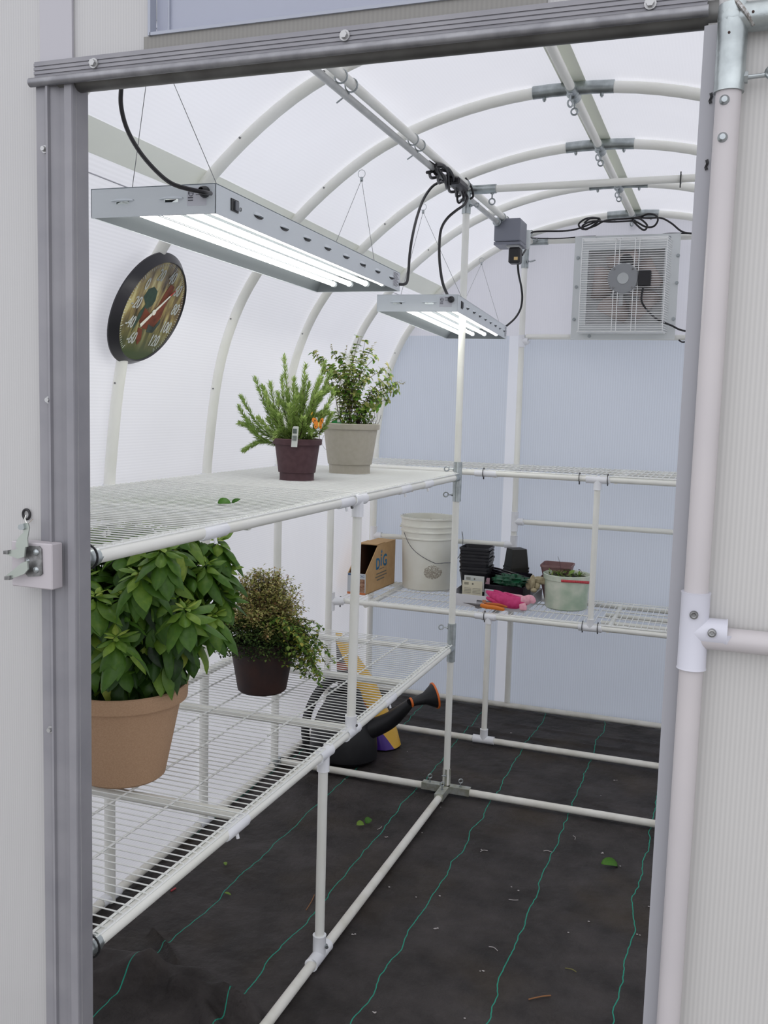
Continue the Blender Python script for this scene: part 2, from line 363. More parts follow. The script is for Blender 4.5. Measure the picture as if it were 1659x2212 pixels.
# thin joint lines of the arch sheets
for k, (px, py) in enumerate(((200, 372), (200, 423))):
    P = at(px, py, X=-1.52 if k == 0 else -1.58)
    i = min(range(10, 28), key=lambda i: abs(SK[i][1]-P.z)); x, z = arch_off(SKOFF-.001)[i]
    b = MB(); b.tube([arch_pt(x, z, Y) for Y in (1.2, 2, 2.8, 3.6, 4.2, 4.85)], .0016, 6); struct(b.build('trim_%d' % (4+k), STRIPW))
bz = MB(); 
# seam over the right half of the roof
i = nS-1-36; x, z = arch_off(SKOFF-.001)[i]; bz.tube([arch_pt(x, z, Y) for Y in (1.2, 4.85)], .002, 6); struct(bz.build('trim_6', STRIPW))

def end_wall(name, Y, m, x0, x1, z0, ztop=None, hole=None, thick=.004):
    b = MB(); xs = [x0+(x1-x0)*k/60 for k in range(61)]
    if hole: xs = sorted(set(xs+[hole[0], hole[1]]))
    for a, c in zip(xs[:-1], xs[1:]):
        if c-a < 1e-6: continue
        ta = min(zarch(a, Y), ztop or 9); tcx = min(zarch(c, Y), ztop or 9); mid = (a+c)/2
        segs = [(z0, None)]
        if hole and hole[0] < mid < hole[1]: segs = [(z0, hole[2]), (hole[3], None)]
        for lo, hi in segs:
            pa = ta if hi is None else hi; pc = tcx if hi is None else hi
            if min(pa, pc) <= lo: continue
            b.add([V(a, Y, lo), V(c, Y, lo), V(c, Y, pc), V(a, Y, pa)], [(0, 1, 2, 3)])
    return struct(b.build(name, m, smooth=False))
XL, XR = XC-1.236, XC+1.236
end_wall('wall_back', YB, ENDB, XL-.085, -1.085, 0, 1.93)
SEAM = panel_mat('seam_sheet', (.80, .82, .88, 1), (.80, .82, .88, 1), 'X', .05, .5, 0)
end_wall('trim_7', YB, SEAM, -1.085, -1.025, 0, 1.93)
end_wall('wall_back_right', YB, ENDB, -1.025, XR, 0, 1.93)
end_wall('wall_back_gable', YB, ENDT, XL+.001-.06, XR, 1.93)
end_wall('wall_front_left', 1.158, FRONT, XL, -.89, 0)
end_wall('wall_front_right', 1.158, FRONT, -.05, XR, 0)
W0, W1, WZ0, WZ1 = -.764, -.24, 2.041, 2.33
end_wall('wall_front_gable', 1.158, FRONT, -.89, -.05, 1.99, None, (W0, W1, WZ0, WZ1))
# vent window over the door
PANE = panel_mat('window_pane', (.42, .44, .52, 1), (.45, .48, .60, 1), 'X', .02, .5, 0)
wr = MB(); wr.add([V(W0, 1.166, WZ0), V(W1, 1.166, WZ0), V(W1, 1.166, WZ1), V(W0, 1.166, WZ1)], [(0, 1, 2, 3)]); win = struct(wr.build('window_1', PANE, smooth=False))
wf = MB()
wf.box((W0-.001, 1.150, WZ0-.004), (W1+.001, 1.165, WZ0)); wf.box((W0-.004, 1.150, WZ0-.004), (W0, 1.165, WZ1)); wf.box((W1, 1.150, WZ0), (W1+.004, 1.165, WZ1)); wf.box((W0, 1.150, WZ1), (W1, 1.165, WZ1+.004))
wf.box((W0+.020, 1.162, WZ0), (W0+.022, 1.1655, WZ1))
wf.build('window_frame', mat('window_frame', (.32, .34, .40, 1), .4), win)
b = MB(); b.box((W0-.012, 1.153, 2.016), (W1+.01, 1.157, WZ0-.004)); b.build('window_sill', panel_mat('sill_sheet', (.30, .29, .27, 1), (.3, .29, .27, 1), 'X', .006, .3, .05), win)

# floor fabric with folds
fold_lines = [([at(150, 2085, Z=0), at(300, 2110, Z=0), at(430, 2120, Z=0), at(540, 2200, Z=0)], .045, .034),
              ([at(150, 2125, Z=0), at(320, 2118, Z=0), at(420, 2160, Z=0), at(470, 2240, Z=0)], .036, .026),
              ([at(380, 2150, Z=0), at(480, 2170, Z=0), at(570, 2230, Z=0)], .028, .018),
              ([at(330, 2010, Z=0), at(365, 2050, Z=0), at(380, 2080, Z=0)], .022, .011),
              ([at(150, 2040, Z=0), at(230, 2080, Z=0), at(330, 2100, Z=0)], .04, .030),
              ([at(860, 1540, Z=0), at(1100, 1585, Z=0), at(1440, 1630, Z=0)], .010, .012), ([at(1090, 1560, Z=0), at(1440, 1610, Z=0)], .008, .010)]
def dseg(p, a, c):
    ab = c-a; t = max(0, min(1, (p-a).dot(ab)/ab.length_squared)); return (p-(a+ab*t)).length
def fz(X, Y):
    z = .004*noise.noise(V(X*3, Y*3, 0))+.0025*noise.noise(V(X*9, Y*9, 2))
    for pts, h, w in fold_lines:
        d = min(dseg(V(X, Y, 0), V(a.x, a.y, 0), V(c.x, c.y, 0)) for a, c in zip(pts[:-1], pts[1:]))
        if d < w*4: z += h*math.exp(-(d/w)**2)
    return z-.008
b = MB(); nx, ny = 250, 370; x0, x1, y0, y1 = XL-.10, XR+.02, 1.10, YB+.0
b.add([V(x0+(x1-x0)*i/nx, y0+(y1-y0)*j/ny, fz(x0+(x1-x0)*i/nx, y0+(y1-y0)*j/ny)) for j in range(ny+1) for i in range(nx+1)],
      [(j*(nx+1)+i, j*(nx+1)+i+1, (j+1)*(nx+1)+i+1, (j+1)*(nx+1)+i) for j in range(ny) for i in range(nx)])
struct(b.build('floor', FLOOR, ang=80))
b = MB(); b.box((-14, -10, -.5), (14, 16, -.06)); struct(b.build('ground', mat('ground_gravel', (.30, .29, .27, 1), .9, c2=(.40, .39, .37, 1), nscale=3)))

# ------------------------------------------------------------------ fittings
def eyebolt(mb, P, d, s=1.0, u=None):
    """P at the pipe surface, d outward"""
    d = Vector(d).normalized(); u = Vector(u).normalized() if u else perp(d)[0]
    mb.cyl(P, P+d*.004*s, .0055*s, 6); mb.cyl(P, P+d*.016*s, .0022*s, 6); mb.torus(P+d*.025*s, .0085*s, .0024*s, d, u, 16, 6)
def sleeve(mb, a, b_, r): mb.tube([a, a, b_, b_], [r*.98, r, r, r*.98], 20)
def tee(mb, P, d, l, bd, bl, r=R34):
    P = Vector(P); d = Vector(d); bd = Vector(bd); q = r*1.28
    mb.tube([P-d*l, P-d*l, P-d*(l-.003), P+d*(l-.003), P+d*l, P+d*l], [r, q*1.05, q, q, q*1.05, r], 20)
    mb.tube([P, P+bd*(bl-.003), P+bd*bl, P+bd*bl], [q, q, q*1.05, r], 20)
def ziptie(P, axis, r, parent, w=.0016, name='cable_tie'):
    b = MB(); axis = Vector(axis); u, w_ = perp(axis)
    b.tube([Vector(P)+(u*math.cos(2*PI*i/20)+w_*math.sin(2*PI*i/20)*1.0)*r for i in range(20)], w, 6, closed=True)
    Pq = Vector(P)+V(0, 0, -r-.004); b.box((Pq.x-.0025, Pq.y-.0025, Pq.z-.005), (Pq.x+.0025, Pq.y+.0025, Pq.z+.005))
    return b.build(name, TIE, parent)

# ------------------------------------------------------------------ arch ribs
rib_lab = {1: 'white bent pipe rib nearest the doorway, seen in its top left corner', 2: 'white arched pipe rib that the round thermometer hangs on', 3: 'white arched pipe rib with the middle light hanger clipped on',
           4: 'white arched pipe rib crossing the black cord bundle', 5: 'white arched pipe rib just in front of the grey junction box', 6: 'white arched pipe rib against the back end wall', 0: 'white arched pipe rib behind the front wall over the door'}
for k, Y in enumerate(RIBY):
    t = thing('arch_rib', rib_lab[k], 'greenhouse rib', (XC, Y, 0), 'arched ribs of the greenhouse')
    b = MB(); b.tube([arch_pt(x, z, Y) for x, z in ARCH], R1, 14); b.build('pipe', PVC, t)
    b = MB(); c = arch_pt(0, 2.507, Y)
    pts = [arch_pt(x, z, Y) for x, z in ARCH if abs(x) < .125 or abs(x) < 1e-6]
    pts = [V(XC-.12, Y, 2.5035), V(XC-.06, Y, 2.5065), V(XC, Y, 2.507), V(XC+.06, Y, 2.5065), V(XC+.12, Y, 2.5035)]
    b.tube(pts, R1*1.13, 18)
    b.cyl(V(XC, Y-.055, 2.497), V(XC, Y+.055, 2.497), R34*1.25, 18)
    b.sphere((XC, Y, 2.497), R1*1.3, 12, 8)
    b.build('ridge_fitting', GALV, t)
    for sx in (-.085, .085):
        s_ = MB(); P = V(XC+sx, Y, 2.505-R1*1.1); s_.cyl(P, P+V(0, 0, -.007), .006, 6); s_.cyl(P+V(0, 0, -.006), P+V(0, 0, -.011), .0035, 8); s_.build('bolt', STEEL, t)
    for sy in (-.04, .04):
        s_ = MB(); eyebolt(s_, V(XC, Y+sy, 2.497-R34*1.2), (0, 0, -1), 1.15, (.6, .8, 0) if sy < 0 else (1, 0, 0)); s_.build('eye_bolt', STEEL, t)
    for sg in (-1, 1):
        p0 = arch_pt(sg*1.2155, 1.17, Y); p1 = arch_pt(sg*1.2145, 1.30, Y)
        s_ = MB(); s_.tube([p0, p0, p0+V(0, 0, .004), p1-V(0, 0, .004), p1, p1], [R1, R1*1.2, R1*1.16, R1*1.16, R1*1.2, R1], 18); s_.build('coupling', PVCW, t)
    for x, z in ARCH[10:36:5]:
        if z > 1.35 and x < 0: s_ = MB(); P = arch_pt(x, z, Y); s_.cyl(P+V(0, -R1+.001, .006), P+V(0, -R1-.002, .006), .003, 8); s_.build('rivet', DSTEEL, t)

t = thing('ridge_pipe', 'white straight ridge pipe along the top of the roof', 'pipe', (XC, 3, 2.497))
b = MB(); b.cyl(V(XC, 1.2, 2.497), V(XC, 4.82, 2.497), R34, 16); b.build('pipe', PVC, t)
XP, ZP = -.985, 2.387
t = thing('purlin_pipe', 'long white pipe running front to back above the grow lights', 'pipe', (XP, 3, ZP))
b = MB(); b.cyl(V(XP, 1.2, ZP), V(XP, 4.80, ZP), R34, 16); b.build('pipe', PVC, t)
for Y in RIBY[1:-1]:
    b = MB()
    for dy in (-.035, .035): b.torus(V(XP, Y+dy, ZP-.004), R34+.004, .0022, (1, 0, 0), (0, 0, 1), 16, 6)
    b.cyl(V(XP-.002, Y+.035, ZP-.02), V(XP-.045, Y+.045, ZP-.042), .0022, 6)
    b.build('u_clamp', STEEL, t)
XD, ZD = -1.004, 2.362
t = thing('conduit', 'grey electrical conduit strapped under the white roof pipe', 'conduit', (XD, 3, ZD))
b = MB(); b.cyl(V(XD, 1.3, ZD), V(XD, 4.17, ZD), .0102, 14); b.build('tube', CONDUIT, t)
b = MB(); b.cyl(V(XD, 4.145, ZD), V(XD, 4.172, ZD), .0165, 8); b.torus(V(XD, 4.15, ZD), .0155, .003, (1, 0, 0), (0, 0, 1), 18, 6); b.build('lock_nut', STEEL, t)
t = thing('junction_box', 'grey square electrical junction box at the end of the conduit', 'electrical box', (XD, 4.25, ZD))
b = MB(); b.bbox((XD-.016, 4.172, ZD-.078), (XD+.100, 4.31, ZD+.018), .004); b.build('body', JBOX, t)
b = MB(); b.box((XD-.017, 4.18, ZD-.092), (XD+.101, 4.31, ZD-.080)); b.build('cover', JBOX, t)
b = MB(); b.box((XD+.035, 4.20, ZD-.100), (XD+.090, 4.27, ZD-.090)); b.build('socket', mat('socket_grey', (.5, .51, .5, 1), .4), t)
t = thing('power_plug', 'black power adaptor plugged into the underside of the junction box', 'plug', (XD+.06, 4.23, ZD-.10))
b = MB(); b.bbox((XD+.044, 4.205, ZD-.168), (XD+.095, 4.26, ZD-.100), .006); b.build('body', BLACK, t)
b = MB(); b.box((XD+.070, 4.2035, ZD-.155), (XD+.087, 4.2045, ZD-.142)); b.build('rating_label', mat('gold_label', (.7, .5, .22, 1), .5), t)
t = thing('cord_tag', 'small clear plastic tag hanging on the cord by the plug', 'tag', (XD+.1, 4.3, ZD-.05))
b = MB(); q = at(1138, 515, Y=4.4); b.tube([q+V(0, 0, .035), q-V(0, 0, .045)], .017, 12); b.build('sleeve', mat('clear_tag', (.62, .66, .66, 1), .2), t)

# ------------------------------------------------------------------ inner posts and crossbar
YP = 3.61
def post(X, lab):
    t = thing('support_post', lab, 'post', (X, YP, 0), 'roof posts')
    b = MB(); b.cyl(V(X, YP, .02), V(X-.004, YP, 2.37), R34, 18); b.build('pipe', PVC, t)
    b = MB(); sleeve(b, V(X, YP, 1.19), V(X, YP, 1.345), R34*1.27); b.cyl(V(X, YP, 1.285), V(X, YP-.06, 1.285), R34*1.2, 18); b.sphere((X, YP-.01, 1.285), R34*1.3, 12, 8); b.build('upper_sleeve', GALV, t)
    b = MB(); sleeve(b, V(X, YP, .545), V(X, YP, .70), R34*1.27); b.cyl(V(X, YP, .60), V(X, YP-.05, .60), R34*1.2, 18); b.build('lower_sleeve', GALV, t)
    b = MB(); sleeve(b, V(X-.004, YP, 2.29), V(X-.004, YP, 2.40), R34*1.27)
    sg = 1 if X < XC else -1
    b.cyl(V(X, YP, 2.378), V(X+sg*.11, YP, 2.378), R34*1.27, 18); b.build('top_fitting', GALV, t)
    for z, dv in ((1.315, (-1, -.15, .03)), (1.215, (-1, -.15, 0)), (.682, (-1, -.15, 0)), (.575, (-1, -.15, 0)), (2.32, (.9, -.3, -.05))):
        b = MB(); eyebolt(b, V(X, YP, z)+Vector(dv).normalized()*R34*1.2, dv, 1.1, (0, .5, 1)); b.build('eye_bolt', STEEL, t)
    b = MB(); q = R34*1.3
    b.cyl(V(X, YP, .02), V(X, YP, .10), q, 4); b.box((X-.10, YP-q, .004), (X+.10, YP+q, .032)); b.box((X-q, YP-.11, .004), (X+q, YP, .032))
    b.build('base_fitting', mat('base_fitting', (.42, .42, .32, 1), .35, .6, c2=(.60, .62, .58, 1), nscale=40), t)
    for P, dv in ((V(X-.07, YP, .032), (0, 0, 1)), (V(X+.06, YP, .032), (0, 0, 1)), (V(X, YP-.06, .032), (0, 0, 1)), (V(X, YP-.018, .075), (0, -1, .4))):
        b = MB(); eyebolt(b, P, dv, 1.0, (1, .6, 0)); b.build('eye_bolt', STEEL, t)
    return t
post(-.99, 'white post with grey metal sleeves at the corner of the left shelves')
post(.0, 'white post with grey metal sleeves on the right side of the aisle')
t = thing('crossbar', 'white level pipe across the roof above the aisle', 'pipe', (-.5, YP, 2.378))
b = MB(); b.cyl(V(-.88, YP, 2.378), V(-.11, YP, 2.380), R34, 18); b.build('pipe', PVC, t)
b = MB(); eyebolt(b, V(-.895, YP, 2.364), (0, 0, -1), 1.3, (1, .3, 0)); b.build('eye_bolt', STEEL, t)
q = at(1471, 385, Y=YP); b = MB(); b.torus(V(q.x, YP, 2.378), R34+.003, .002, (0, 1, 0), (0, 0, 1), 16, 6); b.box((q.x-.002, YP-.02, 2.345), (q.x+.002, YP-.016, 2.40)); b.build('cable_tie', TIE, t)

# ------------------------------------------------------------------ floor rails
def rail(lab, a, c, fit=()):
    t = thing('floor_rail', lab, 'floor pipe', ((a[0]+c[0])/2, (a[1]+c[1])/2, 0)); r = R34*1.06
    b = MB(); b.cyl(V(a[0], a[1], r), V(c[0], c[1], r), r, 16); b.build('pipe', PVCD, t); return t
r_aisle = rail('dirty white floor pipe running along the aisle under the left shelf edge', (-.99, 1.2), (-.99, 3.50))
b = MB(); tee(b, V(-.99, 2.33, R34*1.1), (0, 1, 0), .055, (0, 0, 1), .06, R34*1.08); b.build('tee_fitting', PVCW, r_aisle)
b = MB(); b.cyl(V(-.972, 2.335, .045), V(-.965, 2.325, .045), .005, 8); b.build('screw', STEEL, r_aisle)
rail('white floor pipe crossing the aisle left of the corner post', (-1.76, YP), (-1.09, YP))
rail('white floor pipe crossing the aisle right of the corner post', (-.89, YP), (-.12, YP))
r_bk = rail('dirty white floor pipe under the front edge of the back shelves', (-1.76, 4.25), (.72, 4.22))
b = MB(); tee(b, V(-.99, 4.243, R34*1.1), (1, 0, 0), .05, (0, 0, 1), .05, R34*1.08); b.build('tee_fitting', PVCW, r_bk)
rail('dirty white floor pipe along the foot of the back wall', (-1.78, 4.815), (.72, 4.79))
rl = rail('cream floor pipe along the foot of the left wall', (-1.695, 1.2), (-1.765, 4.78))
for Y in (2.37, 2.96, 3.585, 4.165):
    b = MB(); P = V(-1.695-.0195*(Y-1.2), Y, R34*1.06); b.tube([P-V(0, .045, 0), P-V(0, .045, 0), P+V(0, .045, 0), P+V(0, .045, 0)], [R34, R34*1.3, R34*1.3, R34], 16); b.build('tee_fitting', PVCW if Y < 3 else GALV, rl)

# ------------------------------------------------------------------ shelving
def wire_panel(parent, x0, x1, y0, y1, z, along, pitch=.0254, rods=(), r=.0016, lip=None):
    b = MB()
    if along == 'X':      # fine wires run in X, rods run in Y
        n = int((y1-y0)/pitch)
        for i in range(n+1):
            Y = y0+(y1-y0)*i/n; j = rnd.uniform(-.0007, .0007)
            b.tube([V(x0, Y+j, z), V(x1-.006, Y, z), V(x1, Y, z-.002)], r, 5)
        for X in rods: b.cyl(V(X, y0-.004, z-.004), V(X, y1+.004, z-.004), .0028, 6)
    else:
        n = int((x1-x0)/pitch)
        for i in range(n+1):
            X = x0+(x1-x0)*i/n
            b.tube([V(X, y0, z-.002), V(X, y0+.005, z), V(X+rnd.uniform(-.0007, .0007), y1, z)], r, 5)
        for Y in rods: b.cyl(V(x0-.004, Y, z-.004), V(x1+.004, Y, z-.004), .0028, 6)
    return b.build('wire_grid', WIRE, parent)
def hpipe(parent, a, c, r=R34, name='frame_pipe', m=None):
    b = MB(); b.cyl(V(*a), V(*c), r, 16); return b.build(name, m or PVC, parent)

sh = thing('wire_shelving', 'two-level white wire shelving with pipe frame along the left wall', 'shelving', (-1.33, 2.4, 0), 'wire shelving units')
ZU, ZL = 1.285, .600
XB = -1.665
for z, s in ((ZU, 'upper'), (ZL, 'lower')):
    hpipe(sh, (-.99, 1.22, z+.002), (-.99, YP-.05, z), name=s+'_front_pipe')
    hpipe(sh, (XB, 1.22, z), (XB-.03, 3.6, z), name=s+'_back_pipe')
    for Y in (1.90, 2.56, 3.08, 3.585):
        if z == ZU or True: hpipe(sh, (XB-.01, Y, z-.012), (-1.0, Y, z-.006), R34*(1.0 if Y < 3.5 else .9), 'cross_pipe')
    wz = z+R34+.0055
    rods = [-.984, -1.0, -1.17, -1.30, -1.43, -1.56, XB+.01]
    wire_panel(sh, XB-.012, -.982, 1.27, 2.325 if z == ZL else 2.50, wz, 'X', rods=rods)
    wire_panel(sh, XB-.025, -.982, 2.36 if z == ZL else 2.53, 3.60, wz, 'X', rods=[q_+(-.004 if q_ < -1.1 else 0) for q_ in rods])
    b = MB(); sleeve(b, V(-.99, 1.2, z+.002), V(-.99, 1.328, z+.002), R34*1.22); b.build('end_sleeve', GALV, sh)
    ziptie(V(-.99, 1.308, z+.004), (0, 1, 0), R34*1.35+.003, sh, .002)
    # clips under the front pipe
    for Y in ((1.72, 2.44, 2.95, 3.2) if z == ZU else (1.83, 2.86)):
        b = MB(); b.tube([V(-.99, Y-.05, z), V(-.99, Y-.045, z), V(-.99, Y+.045, z), V(-.99, Y+.05, z)], [R34*1.02, R34*1.16, R34*1.16, R34*1.02], 16); b.cyl(V(-.985, Y, z-R34), V(-.982, Y, z-R34-.012), .004, 8); b.build('pipe_clip', PVCW, sh)
b = MB(); tee(b, V(-.99, 2.54, ZU), (0, 1, 0), .045, (0, 0, -1), .05); b.build('tee_fitting', PVCW, sh)
b = MB(); tee(b, V(-.99, 2.53, ZL), (0, 1, 0), .045, (0, 0, 1), .048); b.build('tee_fitting', PVCW, sh)
b = MB(); tee(b, V(-.99, 2.33, ZL), (0, 1, 0), .040, (0, 0, -1), .048); b.build('tee_fitting', PVCW, sh)
hpipe(sh, (-.99, 2.54, ZU-.04), (-.99, 2.53, ZL+.03), name='upper_leg')
hpipe(sh, (-.99, 2.33, ZL-.03), (-.99, 2.33, .045), name='lower_leg')
b = MB(); b.cyl(V(-.975, 2.532, ZL+.02), V(-.971, 2.53, ZL+.02), .0045, 8); b.build('screw', DSTEEL, sh); b = MB(); b.cyl(V(-.988, 2.49, ZU-.012), V(-.985, 2.485, ZU-.02), .0045, 8); b.build('screw', DSTEEL, sh)

bs = thing('wire_shelving', 'two-level white wire shelving with pipe frame across the back wall', 'shelving', (-.5, 4.5, 0), 'wire shelving units')
ZBU, ZBL = 1.262, .600
YS0, YS1 = 4.243, 4.775
def ysh(X): return 4.249-.0*(X+1)
for z, s in ((ZBU, 'upper'), (ZBL, 'lower')):
    hpipe(bs, (-1.755, YS0, z+.006), (.72, YS0, z-.006), name=s+'_front_pipe')
    hpipe(bs, (-1.765, YS1, z+.006), (.72, YS1, z-.006), name=s+'_back_pipe')
    for X in (-1.60, -.99, -.45, .2): hpipe(bs, (X, YS0, z-.006), (X, YS1, z-.006), R34*.9, 'cross_pipe')
    for Y in (4.42, 4.60): hpipe(bs, (-.50, Y, z-.012), (.72, Y, z-.014), R34*.8, 'middle_pipe')
    wz = z+R34+.0055
    for (a, c) in ((-1.735, -.535), (-.515, .70)):
        o = wire_panel(bs, a, c, YS0-.008, YS1+.02, wz, 'Y', pitch=.0254 if z == ZBL else .0254, rods=[YS0-.006, YS0+.012, YS0+.17, YS0+.33, YS0+.47, YS1+.018])
    b = MB(); tee(b, V(-1.768, YS0-.035, z+.006), (0, 0, 1), .045, V(1, .55, 0).normalized(), .06, R1*.95); b.build('tee_fitting', PVCW, bs)
    P = at(1047, 1331 if z == ZBL else 1023, Y=YS0)
    b = MB(); b.tube([V(P.x-.045, YS0, z+.001), V(P.x-.045, YS0, z+.001), V(P.x+.055, YS0, z+.001), V(P.x+.055, YS0, z+.001)], [R34, R34*1.17, R34*1.17, R34], 16); b.build('pipe_clip', PVCW, bs)
for px, py, z in ((735, 1297, ZBL), (1047, 1331, ZBL), (1258, 1358, ZBL), (1291, 1362, ZBL), (1045, 1023, ZBU), (1252, 1032, ZBU), (1313, 1037, ZBU)):
    P = at(px, py, Y=YS0); ziptie(V(P.x, YS0, z+.004), (1, 0, 0), R34*1.3+.004, bs, .0018)
b = MB(); tee(b, V(-.527, YS0, ZBU-.002), (1, 0, 0), .05, (0, 0, -1), .045); b.build('tee_fitting', PVCW, bs)
b = MB(); tee(b, V(-.527, YS0, ZBL-.002), (1, 0, 0), .05, (0, 0, 1), .04); b.build('tee_fitting', PVCW, bs)
b = MB(); tee(b, V(-.99, YS0, ZBL), (1, 0, 0), .03, (0, 0, -1), .03); b.build('tee_fitting', PVCW, bs)
hpipe(bs, (-.527, YS0, ZBU-.04), (-.527, YS0, ZBL+.03), name='upper_leg')
hpipe(bs, (-.99, YS0, ZBL-.02), (-.99, YS0, .045), name='lower_leg')

# ------------------------------------------------------------------ back wall frame
bw = thing('back_wall_frame', 'white pipe frame with sleeves fixed against the back end wall', 'pipe frame', (-.5, 4.825, 0))
YW = 4.812
for X, s in ((-1.005, 'left_post'), (.0, 'right_post')): hpipe(bw, (X, YW, .03), (X-.008, YW, 2.385), .0150, s)
hpipe(bw, (-.90, YW, 2.388), (-.09, YW, 2.388), R34, 'top_rail'); hpipe(bw, (-.99, YW, 1.922), (-.0, YW, 1.918), R34, 'fan_rail')
hpipe(bw, (-.99, YW, .985), (-.0, YW, .985), R34, 'middle_rail'); hpipe(bw, (-1.775, YW, .858), (-1.01, YW, .862), R34, 'side_rail')
hpipe(bw, (-1.79, YW, .02), (-1.775, YW, 1.35), .0150, 'corner_post')
b = MB(); sleeve(b, V(-1.012, YW, 2.26), V(-1.012, YW, 2.40), .0185); b.cyl(V(-1.012, YW, 2.388), V(-.90, YW, 2.388), .0175, 16); b.build('corner_sleeve', GALV, bw)
for P, dv in ((V(-.985, YW-.012, 2.40), (0, -.3, 1)), (V(-.955, YW-.018, 2.388), (0, -1, 0)), (V(-.995, YW-.015, 2.29), (1, -.5, 0))):
    b = MB(); eyebolt(b, P, dv, 1.2, (1, .2, .4)); b.build('eye_bolt', STEEL, bw)
for z in (.985, .862):
    b = MB(); tee(b, V(-1.007, YW, z), (0, 0, 1), .05, (1 if z > .9 else -1, 0, 0), .045, .0145); b.cyl(V(-1.0, YW-.018, z+.03), V(-1.0, YW-.022, z+.03), .0045, 8); b.build('tee_fitting', PVCW, bw)
b = MB(); tee(b, V(-1.009, YW, 1.90), (0, 0, 1), .03, (1, 0, 0), .03, .0145); b.build('tee_fitting', PVCW, bw)
b = MB(); tee(b, V(-1.777, YW, .858), (0, 0, 1), .05, (1, 0, 0), .045, .0145); b.build('tee_fitting', PVCW, bw)

# ------------------------------------------------------------------ exhaust fan
fx0, fx1, fz0, fz1 = -.762, -.270, 1.908, 2.400; FY = 4.775
fan = thing('exhaust_fan', 'square white caged exhaust fan with grey motor high on the back wall', 'fan', ((fx0+fx1)/2, FY, fz0))
FW = mat('fan_plate', (.70, .73, .73, 1), .4); FG = mat('fan_guard', (.92, .93, .92, 1), .35)
fcx, fcz = (fx0+fx1)/2+.005, (fz0+fz1)/2+.028
b = MB(); m_ = .052
n = 48; outer = []; inner = []
for i in range(n):
    a = 2*PI*i/n; c_, s_ = math.cos(a), math.sin(a); mxx = max(abs(c_), abs(s_)); k_ = .246/mxx; k2 = .178/mxx; outer.append(((fx0+fx1)/2+c_*k_, (fz0+fz1)/2+s_*k_)); inner.append(((fx0+fx1)/2+c_*k2, (fz0+fz1)/2+s_*k2))
for Y, fl in ((FY, 1), (FY+.006, -1)):
    base = len(b.v); b.add([V(x, Y, z) for x, z in outer]+[V(x, Y, z) for x, z in inner], [(i, (i+1) % n, n+(i+1) % n, n+i) for i in range(n)])
b.add([V(x, FY, z) for x, z in outer]+[V(x, FY+.006, z) for x, z in outer], [(i, (i+1) % n, n+(i+1) % n, n+i) for i in range(n)])
b.add([V(x, FY, z) for x, z in inner]+[V(x, FY+.05, z) for x, z in inner], [(i, (i+1) % n, n+(i+1) % n, n+i) for i in range(n)])
b.build('mounting_plate', FW, fan)
b = MB(); b.box((fx0+.03, FY+.052, fz0+.03), (fx1-.03, FY+.058, fz1-.03)); b.build('shutter', mat('fan_shutter', (.56, .57, .57, 1), .6, c2=(.50, .48, .47, 1), nscale=5), fan)
# guard
gx0, gx1, gz0, gz1 = fx0+.042, fx1-.042, fz0+.030, fz1-.030; GY = FY-.105
b = MB()
for i in range(41):
    z = gz0+(gz1-gz0)*i/40; ins = .0
    b.tube([V(gx0-.004, FY-.002, z), V(gx0+.010, GY, z), V(gx1-.010, GY, z), V(gx1+.004, FY-.002, z)], .0017, 5)
for X in (gx0+.010, gx0+.165, gx0+.185, gx0+.255, gx0+.275, gx1-.010):
    b.tube([V(X, FY-.002, gz1+.004), V(X, GY-.002, gz1-.002), V(X, GY-.002, gz0+.002), V(X, FY-.002, gz0-.004)], .0019, 5)
for k in range(6):
    Y = GY+(FY-GY)*k/6; 
    for z in (gz0, gz1): b.tube([V(gx0+.008, Y, z), V(gx1-.008, Y, z)], .0016, 5)
b.box((gx0+.002, GY+.004, gz0-.004), (gx1-.002, FY-.003, gz0)); b.build('guard', FG, fan)
# motor, blades
b = MB(); MC = V(fcx-.002, GY-.006, fcz); b.lathe([(0, 0), (.012, 0), (.067, .001), (.072, .006), (.072, .060), (.058, .075), (0, .076)], MC, 36, axis=(0, 1, 0)); b.build('motor', mat('motor_grey', (.30, .31, .32, 1), .45, .3), fan)
b = MB(); b.lathe([(0, -.001), (.026, -.002), (.027, .003)], MC, 28, axis=(0, 1, 0)); b.build('motor_cap', mat('motor_cap', (.5, .52, .52, 1), .35, .4), fan)
for a in (45, 135, 225, 315):
    b = MB(); P = MC+V(math.cos(math.radians(a))*.061, -.001, math.sin(math.radians(a))*.061); b.cyl(P, P+V(0, -.004, 0), .0045, 8); b.build('motor_bolt', DSTEEL, fan)
b = MB(); b.bbox((fcx+.066, GY-.012, fcz-.036), (fcx+.125, GY+.03, fcz+.034), .003); b.build('capacitor_box', BLACK, fan)
b = MB(); b.sphere((fcx+.004, GY+.045, fcz+.078), .033, 14, 8, (1, 1, 1.35)); b.build('capacitor', BLACK, fan)
for k in range(5):
    a0 = 2*PI*k/5+.5; b = MB(); ps = []
    for i in range(6):
        r_ = .03+.145*i/5; wd_ = .25+.35*math.sin(PI*i/6)
        ps += [V(fcx+math.cos(a0-wd_)*r_, FY+.012, fcz-.02+math.sin(a0-wd_)*r_), V(fcx+math.cos(a0+wd_)*r_, FY+.035, fcz-.02+math.sin(a0+wd_)*r_)]
    b.add(ps, [(2*i, 2*i+1, 2*i+3, 2*i+2) for i in range(5)]); o = b.build('blade', mat('fan_blade', (.44, .37, .34, 1), .4) if k == 0 else bpy.data.materials['fan_blade'], fan); md = o.modifiers.new('s', 'SOLIDIFY'); md.thickness = .002
